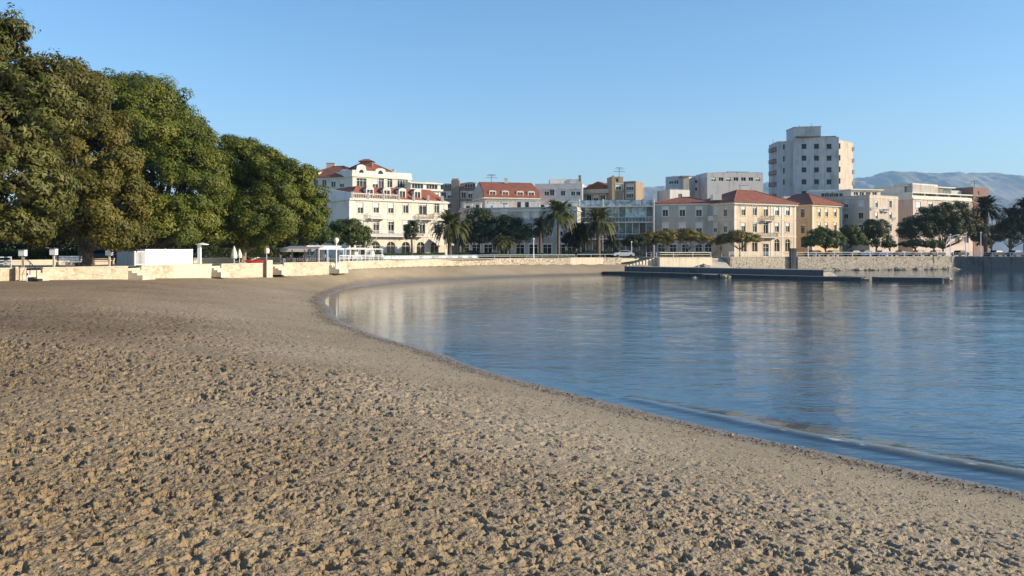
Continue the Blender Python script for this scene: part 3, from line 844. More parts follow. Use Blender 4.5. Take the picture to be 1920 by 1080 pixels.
# ------------------------------------------------------------------ pier
def pier():
    t = thing('pier', 'long dark concrete pier with a raised block and lower ledge running into the bay', 'pier', (*PX(1350, 135), 0))
    A, B = PX(1171, 151), PX(1544, 122.6)
    dx, dy = B[0] - A[0], B[1] - A[1]; l = math.hypot(dx, dy); ux, uy = dx / l, dy / l; bx, by = -uy, ux   # back normal
    def blk(a, b, back, z0, z1, name, mat):
        mb = MB(); mb.prism([a, b, (b[0] + bx * back, b[1] + by * back), (a[0] + bx * back, a[1] + by * back)], z0, z1)
        return mb.obj(name, mat, t)
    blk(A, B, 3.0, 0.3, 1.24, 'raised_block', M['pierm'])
    blk((A[0] - bx * .06, A[1] - by * .06), (B[0] + ux * .06 - bx * .06, B[1] + uy * .06 - by * .06), 3.15, 1.24, 1.33, 'top_slab', M['quay'])
    LA, LB = PX(1131, 147.5), PX(1621, 116.6)
    C_, D_ = PX(1500, 121.2), PX(1610, 121)
    mb = MB()
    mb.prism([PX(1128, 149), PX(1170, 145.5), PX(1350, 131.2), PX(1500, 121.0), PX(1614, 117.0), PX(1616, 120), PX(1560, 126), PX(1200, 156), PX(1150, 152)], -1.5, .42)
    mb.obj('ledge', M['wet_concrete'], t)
    mb = MB()
    mb.prism([PX(1131, 148.9), PX(1170, 145.7), PX(1350, 131.35), PX(1500, 121.15), PX(1545, 119.6), PX(1545, 122.5), PX(1350, 136), PX(1172, 150)], .42, .47)
    mb.obj('ledge_top', M['pierm'], t)
    # broken lit end of the raised block
    mb = MB(); e = B
    mb.add([(e[0], e[1], .4), (e[0] + 2.1, e[1] + .1, .4), (e[0] + 1.8, e[1] + 2.6, .4), (e[0] - .2, e[1] + 2.8, .4), (e[0], e[1], .95), (e[0] + 1.5, e[1] + .3, .85), (e[0] + 1.2, e[1] + 2.4, 1.25), (e[0] - .2, e[1] + 2.8, 1.2)],
           [(0, 3, 2, 1), (4, 5, 6, 7), (0, 1, 5, 4), (1, 2, 6, 5), (2, 3, 7, 6), (3, 0, 4, 7)])
    mb.obj('broken_end', M['wall_w'], t)
pier()
def jetty_block(label, px0, px1, D0, D1, back, zt, mat='wet_concrete'):
    a, b = PX(px0, D0), PX(px1, D1)
    t = thing('jetty_block', label, 'breakwater', (a[0], a[1], 0))
    c = .35
    mb = MB(); mb.prism([(a[0] + c, a[1]), (b[0] - c, b[1]), (b[0] + .3, b[1] + back), (a[0], a[1] + back), (a[0], a[1] + c)], -1.5, zt - .06); mb.obj('body', M[mat], t)
    mb = MB(); mb.prism([(a[0] + c - .02, a[1] - .03), (b[0] - c, b[1] - .03), (b[0] + .3, b[1] + back), (a[0], a[1] + back), (a[0] - .02, a[1] + c)], zt - .06, zt); mb.obj('top_slab', M['quay'], t)
jetty_block('low dark concrete breakwater block lying apart to the right of the pier', 1650, 1772, 115.5, 113.5, 2.6, .52)
jetty_block('small concrete platform standing in the water before the middle of the pier', 1324, 1350, 127.6, 126, 3, .55)
for px, D, s, z, lb in ((1356, 126.5, .62, .18, 'yellowish boulder touching the small water platform'), (1364, 126.6, .58, .12, 'yellowish boulder right of the one by the small platform'), (1303, 128.5, .45, -.12, 'flat rock awash left of the small water platform'),
                        (1620, 118.0, .55, .1, 'pale boulder off the tip of the pier ledge'), (1627, 118.6, .38, .02, 'outermost pale boulder off the tip of the pier ledge'),
                        (1776, 114.4, .55, .16, 'tan boulder on the right end of the lone breakwater block'), (1781, 114.8, .42, .1, 'outer small tan boulder beyond the lone breakwater block')):
    boulder(px, D, s, lb, z, None)

# ------------------------------------------------------------------ railings
def railing(pts, z, h, label, mat, spacing=2.4, bars=2, panel=None):
    t = thing('railing', label, 'railing', (*pts[0], z), 'railings along the promenade')
    L = [0]
    for a, b in zip(pts[:-1], pts[1:]): L.append(L[-1] + math.hypot(b[0] - a[0], b[1] - a[1]))
    def at(s):
        for i in range(len(pts) - 1):
            if s <= L[i + 1] + 1e-6: return lerp(pts[i], pts[i + 1], (s - L[i]) / (L[i + 1] - L[i]))
        return pts[-1]
    n = max(1, round(L[-1] / spacing))
    pm = MB(); pm.box(-.05, .05, -.05, .05, 0, h); pme = pm.mesh('post', mat)
    for i in range(n + 1):
        p = at(L[-1] * i / n)
        inst(pme, 'post', t, (p[0] - pts[0][0], p[1] - pts[0][1], 0))
    for k in range(bars):
        zz = z + h - .04 - k * (h - .15) / max(1, bars)
        mb = MB(); mb.tube([(*p, zz) for p in pts], .045 if k == 0 else .03, 6)
        mb.obj('rail', mat, t)
    if panel:
        mb = MB()
        for a, b in zip(pts[:-1], pts[1:]):
            mb.quad((*a, z + .12), (*b, z + .12), (*b, z + h - .12), (*a, z + h - .12))
        mb.obj('panel', panel, t)
def offs(pts, o):
    out = []
    for i, p in enumerate(pts):
        q0 = pts[max(i - 1, 0)]; q1 = pts[min(i + 1, len(pts) - 1)]
        dx, dy = q1[0] - q0[0], q1[1] - q0[1]; l = math.hypot(dx, dy)
        out.append((p[0] - dy / l * o, p[1] + dx / l * o))
    return out
railing(offs([PX(640, 103), PX(700, 113), PX(722, 116)], .25), WT, .75, 'white railing in front of the pergola terrace', M['metal_white'], 1.4, 3)
railing(offs([PX(722, 117), PX(750, 121), PX(800, 128), PX(850, 134), PX(898, 139)], .25), WT, .62, 'blue grey panelled railing on the wall right of the pergola', M['metal_blue'], 2.2, 2, M['glass_pale'])
railing(offs([PX(900, 139.3), PX(960, 145), PX(1030, 151), PX(1080, 154.5)], .3), WT, .62, 'open blue grey railing below the tall middle palm', M['metal_blue'], 3.6, 2)
railing(offs([PX(1084, 155), PX(1131, 158), PX(1163, 159.8)], .35), WT + .06, .6, 'low railing above the cream plastered wall by the broad stairs', M['metal_blue'], 3.2, 1)
railing([PX(1212, 167), PX(1237.5, 161), PX(1290, 164), PX(1333, 167)], WT + .05, .95, 'white railing in front of the mustard coloured trees', M['metal_white'], 4.2, 2)
railing(offs([PX(1369, 169), PX(1430, 171.5), PX(1484, 174)], .3), WT + .1, .95, 'white railing in front of the peach corner house', M['metal_white'], 3.6, 3)
railing(offs([PX(1496, 174.5)] + sub(PX(1530, 176), PX(1790, 190), 3), .3), WT + .05, .95, 'long white railing in front of the parked cars', M['metal_white'], 4.8, 2)
railing(offs([PX(1792, 190), PX(1860, 188), PX(2000, 185)], .3), WT, .9, 'grey railing above the dark quay at the right edge', M['metal_blue'], 4.0, 2)
railing(offs([PX(-40, 63), PX(20, 66.5), PX(48, 68.5)], 1.2), GZ, .9, 'grey metal railing under the tree at the left edge', M['metal_blue'], 3, 3)

# ------------------------------------------------------------------ buildings
_wc = {}
def win_meshes(w, h, style):
    k = (round(w, 2), round(h, 2), style)
    if k in _wc: return _wc[k]
    fr = MB(); t = .07
    fr.box(-w / 2, -w / 2 + t, .12, .2, -h / 2, h / 2); fr.box(w / 2 - t, w / 2, .12, .2, -h / 2, h / 2)
    fr.box(-w / 2 + t, w / 2 - t, .12, .2, h / 2 - t, h / 2); fr.box(-w / 2 + t, w / 2 - t, .12, .2, -h / 2, -h / 2 + t)
    if w > .9 and 'p' not in style:
        n = max(2, round(w / .8))
        for i in range(1, n): x = -w / 2 + w * i / n; fr.box(x - .035, x + .035, .125, .195, -h / 2 + t, h / 2 - t)
    if h > 1.9: fr.box(-w / 2 + t, w / 2 - t, .128, .193, h * .22, h * .22 + .06)
    pn = MB(); pn.quad((-w / 2, .17, -h / 2), (w / 2, .17, -h / 2), (w / 2, .17, h / 2), (-w / 2, .17, h / 2))
    su = None
    if 't' in style:
        su = MB(); s = .17; o = -.05
        su.box(-w / 2 - s, -w / 2, o, .02, -h / 2, h / 2 + s); su.box(w / 2, w / 2 + s, o, .02, -h / 2, h / 2 + s); su.box(-w / 2, w / 2, o, .02, h / 2, h / 2 + s)
        su.box(-w / 2 - s - .1, w / 2 + s + .1, -.13, .018, h / 2 + s, h / 2 + s + .1)
    si = MB(); si.box(-w / 2 - .2, w / 2 + .2, -.14, .1, -h / 2 - .1, -h / 2)
    sh = None
    if 's' in style:
        sh = MB()
        for sg in (-1, 1):
            x0 = sg * (w / 2 + .02); x1 = sg * (w / 2 + w * .42)
            sh.box(min(x0, x1), max(x0, x1), -.075, -.052, -h / 2, h / 2)
    _wc[k] = (fr.mesh('window', M['frame']), pn.mesh('pane', M['glass']), su.mesh('surround', M['trim']) if su else None, si.mesh('sill', M['trim']),
              sh.mesh('shutter', M['blind']) if sh else None)
    return _wc[k]

def hitpx(p0, p1, px):
    t = (px - 960) / F; dx, dy = p1[0] - p0[0], p1[1] - p0[1]
    s = (t * p0[1] - p0[0]) / (dx - t * dy)
    return s, p0[1] + dy * s

class Building:
    def __init__(s, name, label, p0, p1, depth, z0, z1, mat, cat='building', pts=None):
        dx, dy = p1[0] - p0[0], p1[1] - p0[1]; l = math.hypot(dx, dy); s.n = (dy / l, -dx / l)
        s.pts = pts or [p0, p1, (p1[0] - s.n[0] * depth, p1[1] - s.n[1] * depth), (p0[0] - s.n[0] * depth, p0[1] - s.n[1] * depth)]
        s.z0, s.z1, s.mat = z0, z1, mat
        cx = sum(p[0] for p in s.pts) / len(s.pts); cy = sum(p[1] for p in s.pts) / len(s.pts)
        s.root = thing(name, label, cat, (cx, cy, z0))
        s.loc = (cx, cy, z0)
        s.holes = {i: [] for i in range(len(s.pts))}
        s.extra = MB()
        s.rnd = random.Random(hash(label) % 9999 if False else sum(map(ord, label)))
    def edge(s, e): return s.pts[e], s.pts[(e + 1) % len(s.pts)]
    def z(s, e, px, py):
        a, b = s.edge(e); _, D = hitpx(a, b, px); return ZP(py, D)
    def win(s, e, px, py, w, h, style='t', blind=None, z=None, depth_h=True, arch=False, name='window'):
        a, b = s.edge(e); L = math.hypot(b[0] - a[0], b[1] - a[1])
        f, D = hitpx(a, b, px)
        u = f * L; zc = z if z is not None else ZP(py, D)
        if u - w / 2 < .15 or u + w / 2 > L - .15: u = min(max(u, w / 2 + .2), L - w / 2 - .2)
        s.holes[e].append((u - w / 2, u + w / 2, zc - h / 2, zc + h / 2, arch))
        fr, pn, su, si, sh = win_meshes(w, h, style)
        th = math.atan2(b[1] - a[1], b[0] - a[0])
        x = a[0] + (b[0] - a[0]) * u / L; y = a[1] + (b[1] - a[1]) * u / L
        wo = inst(fr, name, s.root, (x - s.loc[0], y - s.loc[1], zc - s.loc[2]), th)
        inst(pn, 'pane', wo, (0, 0, 0))
        if su and not arch: inst(su, 'surround', wo, (0, 0, 0))
        if h < 2.3 and 'n' not in style: inst(si, 'sill', wo, (0, 0, 0))
        if sh: inst(sh, 'shutter', wo, (0, 0, 0))
        if blind is None: blind = s.rnd.choice([0, 0, .25, .35, .55, .9])
        if blind > 0:
            mb = MB(); mb.box(-w / 2 + .05, w / 2 - .05, .10, .115, h / 2 - h * blind, h / 2 - .02)
            inst(mb.mesh('blind', M['blind']), 'blind', wo, (0, 0, 0))
        return wo
    def grid(s, e, pxs, pys, w, h, style='t', **k):
        for py in pys:
            for px in pxs: s.win(e, px, py, w, h, style, **k)
    def build(s, roofcap=True, mats=None):
        mb = MB(); dp = .2
        n = len(s.pts)
        for e in range(n):
            a, b = s.edge(e); L = math.hypot(b[0] - a[0], b[1] - a[1]); d = ((b[0] - a[0]) / L, (b[1] - a[1]) / L); nn = (d[1], -d[0])
            def pt(u, z, o=0): return (a[0] + d[0] * u - nn[0] * o, a[1] + d[1] * u - nn[1] * o, z)
            H = [(max(h[0], .05), min(h[1], L - .05), max(h[2], s.z0), min(h[3], s.z1 - .05), h[4]) for h in s.holes[e]]
            us = sorted({0, L} | {h[0] for h in H} | {h[1] for h in H}); zs = sorted({s.z0, s.z1} | {h[2] for h in H} | {h[3] for h in H})
            for i in range(len(us) - 1):
                if us[i + 1] - us[i] < 1e-4: continue
                run = None
                for j in range(len(zs) - 1):
                    if zs[j + 1] - zs[j] < 1e-5: continue
                    uc, zc = (us[i] + us[i + 1]) / 2, (zs[j] + zs[j + 1]) / 2
                    solid = not any(h[0] < uc < h[1] and h[2] < zc < h[3] for h in H)
                    if solid: mb.quad(pt(us[i], zs[j]), pt(us[i + 1], zs[j]), pt(us[i + 1], zs[j + 1]), pt(us[i], zs[j + 1]))
            for h in H:
                u0, u1, z0, z1, ar = h
                mb.quad(pt(u0, z0), pt(u0, z0, dp), pt(u0, z1, dp), pt(u0, z1)); mb.quad(pt(u1, z0, dp), pt(u1, z0), pt(u1, z1), pt(u1, z1, dp))
                mb.quad(pt(u0, z1), pt(u0, z1, dp), pt(u1, z1, dp), pt(u1, z1)); mb.quad(pt(u0, z0, dp), pt(u0, z0), pt(u1, z0), pt(u1, z0, dp))
                if ar:
                    r = (u1 - u0) / 2; uc = (u0 + u1) / 2; zs_ = z1 - r; K = 8
                    for sg in (-1, 1):
                        arc = [(uc + sg * r * math.cos(math.pi / 2 * k / K), zs_ + r * math.sin(math.pi / 2 * k / K)) for k in range(K + 1)]
                        for k in range(K):
                            (ua, za), (ub, zb) = arc[k], arc[k + 1]
                            q = [pt(ua, za, .003), pt(ub, zb, .003), pt(ub, z1, .003), pt(ua, z1, .003)]
                            mb.quad(*(q if sg < 0 else q[::-1]))
                            mb.quad(pt(ua, za, .003), pt(ua, za, dp), pt(ub, zb, dp), pt(ub, zb, .003))
        if roofcap: mb.add([(x, y, s.z1) for x, y in s.pts], [tuple(range(n))])
        return mb.obj('wall', s.mat, s.root)
    def band(s, z, h, out, mat, name='cornice', edges=None, z_is_bottom=True):
        """moulding running round the building; sits proud of the wall"""
        mb = MB(); n = len(s.pts)
        o = offset_poly(s.pts, out); i_ = offset_poly(s.pts, -.02)
        for e in range(n):
            if edges is not None and e not in edges: continue
            a, b = o[e], o[(e + 1) % n]; c, d = i_[(e + 1) % n], i_[e]
            mb.prism([a, b, c, d], z, z + h)
        return mb.obj(name, mat, s.root)
    def parapet(s, h, th, mat, edges=None, out=0.0, name='parapet'):
        mb = MB(); n = len(s.pts); o = offset_poly(s.pts, out + .003); i_ = offset_poly(s.pts, out - th)
        for e in range(n):
            if edges is not None and e not in edges: continue
            mb.prism([o[e], o[(e + 1) % n], i_[(e + 1) % n], i_[e]], s.z1 - .02, s.z1 + h)
        return mb.obj(name, mat, s.root)
    def hip(s, rise, over, mat, z=None, ridge_frac=None, name='roof'):
        z = s.z1 if z is None else z
        q = offset_poly(s.pts, over)
        # long axis
        l01 = math.dist(q[0], q[1]); l12 = math.dist(q[1], q[2])
        if l01 >= l12: q_ = [q[3], q[0], q[1], q[2]]
        else: q_ = q
        m0 = lerp(q_[0], q_[1], .5); m1 = lerp(q_[2], q_[3], .5); half = min(l01, l12) / 2 / max(l01, l12)
        if ridge_frac is not None: half = ridge_frac
        r0, r1 = lerp(m0, m1, half), lerp(m0, m1, 1 - half)
        mb = MB(); v = [(*p, z) for p in q_] + [(*p, z + .14) for p in q_] + [(*r0, z + .14 + rise), (*r1, z + .14 + rise)]
        mb.add(v, [(0, 3, 2, 1), (0, 1, 5, 4), (1, 2, 6, 5), (2, 3, 7, 6), (3, 0, 4, 7), (4, 5, 8), (6, 7, 9), (5, 6, 9, 8), (7, 4, 8, 9)])
        ro = mb.obj(name, mat, s.root)
        cap = MB()
        for a, b in ((q_[0], r0), (q_[1], r0), (q_[2], r1), (q_[3], r1)):
            cap.tube([(*a, z + .16), (*b, z + .18 + rise)], .13, 6)
        cap.tube([(*r0, z + .18 + rise), (*r1, z + .18 + rise)], .13, 6)
        cap.obj('ridge_tiles', mat, ro)
        return ro
    def balcony(s, e, px, py, w, depth=1.0, h=1.0, mat='trim', rail='metal_dark', solid=False):
        a, b = s.edge(e); L = math.hypot(b[0] - a[0], b[1] - a[1]); f, D = hitpx(a, b, px); u = f * L; z = ZP(py, D)
        th = math.atan2(b[1] - a[1], b[0] - a[0])
        x = a[0] + (b[0] - a[0]) * f; y = a[1] + (b[1] - a[1]) * f
        mb = MB(); mb.box(-w / 2, w / 2, -depth, .02, -.14, 0)
        for k in (-.35, .35): mb.box(w * k - .08, w * k + .08, -depth * .7, .02, -.5, -.14)
        bo = inst(mb.mesh('balcony', M[mat]), 'balcony', s.root, (x - s.loc[0], y - s.loc[1], z - s.loc[2]), th)
        mb = MB()
        if solid:
            mb.box(-w / 2, w / 2, -depth, -depth + .1, 0, h); mb.box(-w / 2, -w / 2 + .1, -depth + .1, 0, 0, h); mb.box(w / 2 - .1, w / 2, -depth + .1, 0, 0, h)
        else:
            mb.box(-w / 2, w / 2, -depth, -depth + .06, h - .06, h); mb.box(-w / 2, -w / 2 + .06, -depth + .06, 0, h - .06, h); mb.box(w / 2 - .06, w / 2, -depth + .06, 0, h - .06, h)
            k = int(w / .16)
            for i in range(k + 1): xx = -w / 2 + .015 + (w - .03) * i / k; mb.box(xx - .015, xx + .015, -depth + .01, -depth + .04, 0, h - .06)
            for sgn in (-1, 1):
                for i in range(int(depth / .2)): mb.box(sgn * (w / 2 - .03) - .015, sgn * (w / 2 - .03) + .015, -depth + .2 + i * .2, -depth + .23 + i * .2, 0, h - .06)
        inst(mb.mesh('balustrade', M[rail]), 'balustrade', bo, (0, 0, 0))
        return bo
    def chimney(s, px, py0, py1, wpx, D, mat, parent=None, dy=.8, cap=None):
        x, _ = PX(px, D); w = wpx / F * D
        z0, z1 = ZP(py1, D), ZP(py0, D)
        mb = MB(); mb.box(x - w / 2, x + w / 2, D - dy / 2, D + dy / 2, z0, z1 - .15); mb.box(x - w / 2 - .1, x + w / 2 + .1, D - dy / 2 - .1, D + dy / 2 + .1, z1 - .15, z1)
        return mb.obj('chimney', mat, parent or s.root)

def offset_poly(pts, o):
    n = len(pts); out = []
    for i in range(n):
        p0, p, p1 = pts[i - 1], pts[i], pts[(i + 1) % n]
        d0 = (p[0] - p0[0], p[1] - p0[1]); d1 = (p1[0] - p[0], p1[1] - p[1])
        l0, l1 = math.hypot(*d0), math.hypot(*d1)
        n0 = (d0[1] / l0, -d0[0] / l0); n1 = (d1[1] / l1, -d1[0] / l1)
        k = 1 + n0[0] * n1[0] + n0[1] * n1[1]
        out.append((p[0] + (n0[0] + n1[0]) / k * o, p[1] + (n0[1] + n1[1]) / k * o))
    return out

def antenna(px, py0, py1, D, label):
    x, y = PX(px, D); z0, z1 = ZP(py1, D), ZP(py0, D)
    mb = MB(); mb.tube([(x, y, z0), (x, y, z1)], .07, 6)
    for k, w in ((.98, .9), (.85, 1.2), (.6, 1.6)):
        zz = z0 + (z1 - z0) * k; mb.tube([(x - w, y, zz), (x + w, y, zz)], .05, 5)
    for i in range(5): xx = x - .8 + .4 * i; mb.tube([(xx, y - .4, z0 + (z1 - z0) * .85), (xx, y + .4, z0 + (z1 - z0) * .85)], .03, 4)
    tag(mb.obj('roof_antenna', M['metal_dark']), label, 'antenna', 'rooftop antennas')

def dormer(b, roof, x, y, z, w, h, th, depth, wallm, roofm, arched=True):
    """dormer facing the facade direction th; x,y = centre of its front"""
    c, s_ = math.cos(th), math.sin(th)
    mb = MB(); t = .12
    # side walls, front with opening
    mb.box(-w / 2, -w / 2 + .2, 0, depth, 0, h); mb.box(w / 2 - .2, w / 2, 0, depth, 0, h); mb.box(-w / 2 + .2, w / 2 - .2, 0, .2, h - .2, h); mb.box(-w / 2 + .2, w / 2 - .2, 0, .2, 0, .25)
    K = 8; r = w / 2 + .08; rise = .45 if arched else .25
    for k in range(K):
        a0, a1 = math.pi * k / K, math.pi * (k + 1) / K
        x0, z0, x1, z1 = r * math.cos(a0), h + rise * math.sin(a0), r * math.cos(a1), h + rise * math.sin(a1)
        mb.quad((x0, -.05, z0), (x0, -.05, h - .01), (x1, -.05, h - .01), (x1, -.05, z1))
    d = inst(mb.mesh('dormer', wallm), 'dormer', roof, (x - b.loc[0], y - b.loc[1], z - b.loc[2]), th)
    mb = MB()
    for k in range(K):
        a0, a1 = math.pi * k / K, math.pi * (k + 1) / K
        x0, z0, x1, z1 = r * math.cos(a0), h + .02 + rise * math.sin(a0), r * math.cos(a1), h + .02 + rise * math.sin(a1)
        mb.quad((x0, -.08, z0), (x1, -.08, z1), (x1, depth, z1), (x0, depth, z0))
    inst(mb.mesh('dormer_roof', roofm), 'dormer_roof', d, (0, 0, 0))
    mb = MB(); mb.box(-w / 2 + .2, w / 2 - .2, .14, .16, .25, h - .2)
    inst(mb.mesh('pane', M['glass']), 'pane', d, (0, 0, 0))
    mb = MB(); mb.box(-.04, .04, .09, .135, .25, h - .2); inst(mb.mesh('frame', M['frame']), 'frame', d, (0, 0, 0))
    return d

# --- 1: cream house with arcade, left of the palms
def b1():
    p0, p1 = PX(657, 168), PX(838, 182)
    z1 = ZP(371.5, 168)
    b = Building('arcaded_house', 'cream four storey house with ground floor arcade and red mansard roof left of the palms', p0, p1, 13.5, GZ - .3, z1, M['cream'])
    for px, k in ((676, .45), (705.5, .45), (733, .5), (761, .2), (819, .1)): b.win(0, px, 390, 1.25, 2.15, 't', blind=k)
    b.win(0, 793, 391.5, 1.9, 2.6, 't', blind=.2)
    for px, k in ((676, .3), (705.5, .2), (733.5, .1), (761, .3), (792, .2), (819, .2)): b.win(0, px, 426, 1.35, 2.7, 'tn', blind=k)
    for px in (676, 704.5, 733, 761, 789, 815): b.win(0, px, 0, 2.0, 3.2, 'n', blind=0, z=GZ + 1.62, arch=True)
    for px in (622, 642): b.win(3, px, 426, 1.1, 2.0, 't', blind=.3)
    b.build()
    b.band(z1 - .35, .36, .35, M['trim'], 'cornice'); b.band(ZP(443.5, 168), .3, .14, M['trim'], 'string_course'); b.band(ZP(409.5, 168), .16, .08, M['trim'], 'string_course')
    # quoins and pilasters
    for px in (658.3, 836): 
        f, D = hitpx(p0, p1, px); x, y = lerp(p0, p1, f); mb = MB()
        n = b.n; d = (-n[1], n[0]); w = .45
        mb.prism([(x + n[0] * .07 - d[0] * w, y + n[1] * .07 - d[1] * w), (x + n[0] * .07 + d[0] * w, y + n[1] * .07 + d[1] * w), (x + d[0] * w, y + d[1] * w), (x - d[0] * w, y - d[1] * w)], GZ, z1 - .35)
        mb.obj('pilaster', M['trim'], b.root)
    b.balcony(0, 704, 409.5, 3.4, 1.2, 1.1, 'trim', 'metal_white'); b.balcony(0, 795, 411.5, 3.6, 1.2, 1.1, 'trim', 'metal_dark'); b.balcony(0, 728, 443, 9.0, 1.1, 1.1, 'trim', 'metal_white'); b.balcony(0, 776, 443, 3.6, 1.1, 1.1, 'trim', 'metal_dark')
    # mansard
    q = offset_poly(b.pts, .1); i_ = offset_poly(b.pts, -2.6); zt = z1 + 2.65; mb = MB()
    v = [(*p, z1 + .01) for p in q] + [(*p, zt) for p in i_]
    mb.add(v, [(0, 1, 5, 4), (1, 2, 6, 5), (2, 3, 7, 6), (3, 0, 4, 7), (4, 5, 6, 7)])
    roof = mb.obj('roof', M['tile'], b.root)
    th = math.atan2(p1[1] - p0[1], p1[0] - p0[0])
    for px in (696, 728, 757, 785.5):
        f, D = hitpx(p0, p1, px); x, y = lerp(p0, p1, f); dormer(b, roof, x - b.n[0] * .5, y - b.n[1] * .5, z1 + .35, 1.7, 1.75, th, 2.6, M['white'], M['tile_dark'])
    # roof balustrade
    mb = MB(); L = math.dist(p0, p1); d = ((p1[0] - p0[0]) / L, (p1[1] - p0[1]) / L)
    for k in range(7):
        u = L * (.01 + k * .155); x, y = p0[0] + d[0] * u + b.n[0] * .25, p0[1] + d[1] * u + b.n[1] * .25
        mb.box(x - .22, x + .22, y - .22, y + .22, z1, z1 + 1.25)
        if k < 3:
            x2, y2 = x + d[0] * L * .155, y + d[1] * L * .155; mb.tube([(x, y, z1 + .95), (x2, y2, z1 + .95)], .12, 4)
            for j in range(9): xx, yy = lerp((x, y), (x2, y2), (j + .5) / 9); mb.box(xx - .06, xx + .06, yy - .06, yy + .06, z1, z1 + .9)
    a_, c_ = (p0[0] + b.n[0] * .25, p0[1] + b.n[1] * .25), (p1[0] + b.n[0] * .25, p1[1] + b.n[1] * .25); mb.tube([(*a_, z1 + .05), (*c_, z1 + .05)], .1, 4)
    mb.obj('roof_balustrade', M['trim'], b.root)
    mb = MB(); a, c = b.pts[3], b.pts[0]; e = offset_poly(b.pts, .12)
    mb.prism([e[3], e[0], lerp(e[0], b.pts[1], .012), lerp(e[3], b.pts[2], .012)], z1 - .02, [z1 + 2.9, z1 + 1.1, z1 + 1.1, z1 + 2.9]); mb.obj('side_parapet', M['white'], b.root)
    # awning at the right end
    mb = MB(); a, c = lerp(p0, p1, .8), lerp(p0, p1, .99); n = b.n
    mb.add([(a[0], a[1], 6.6), (c[0], c[1], 6.6), (c[0] + n[0] * 3, c[1] + n[1] * 3, 5.5), (a[0] + n[0] * 3, a[1] + n[1] * 3, 5.5), (c[0] + n[0] * 3, c[1] + n[1] * 3, 5.2), (a[0] + n[0] * 3, a[1] + n[1] * 3, 5.2)], [(0, 3, 2, 1), (3, 5, 4, 2)])
    mb.obj('awning', M['canvas'], b.root)
b1()
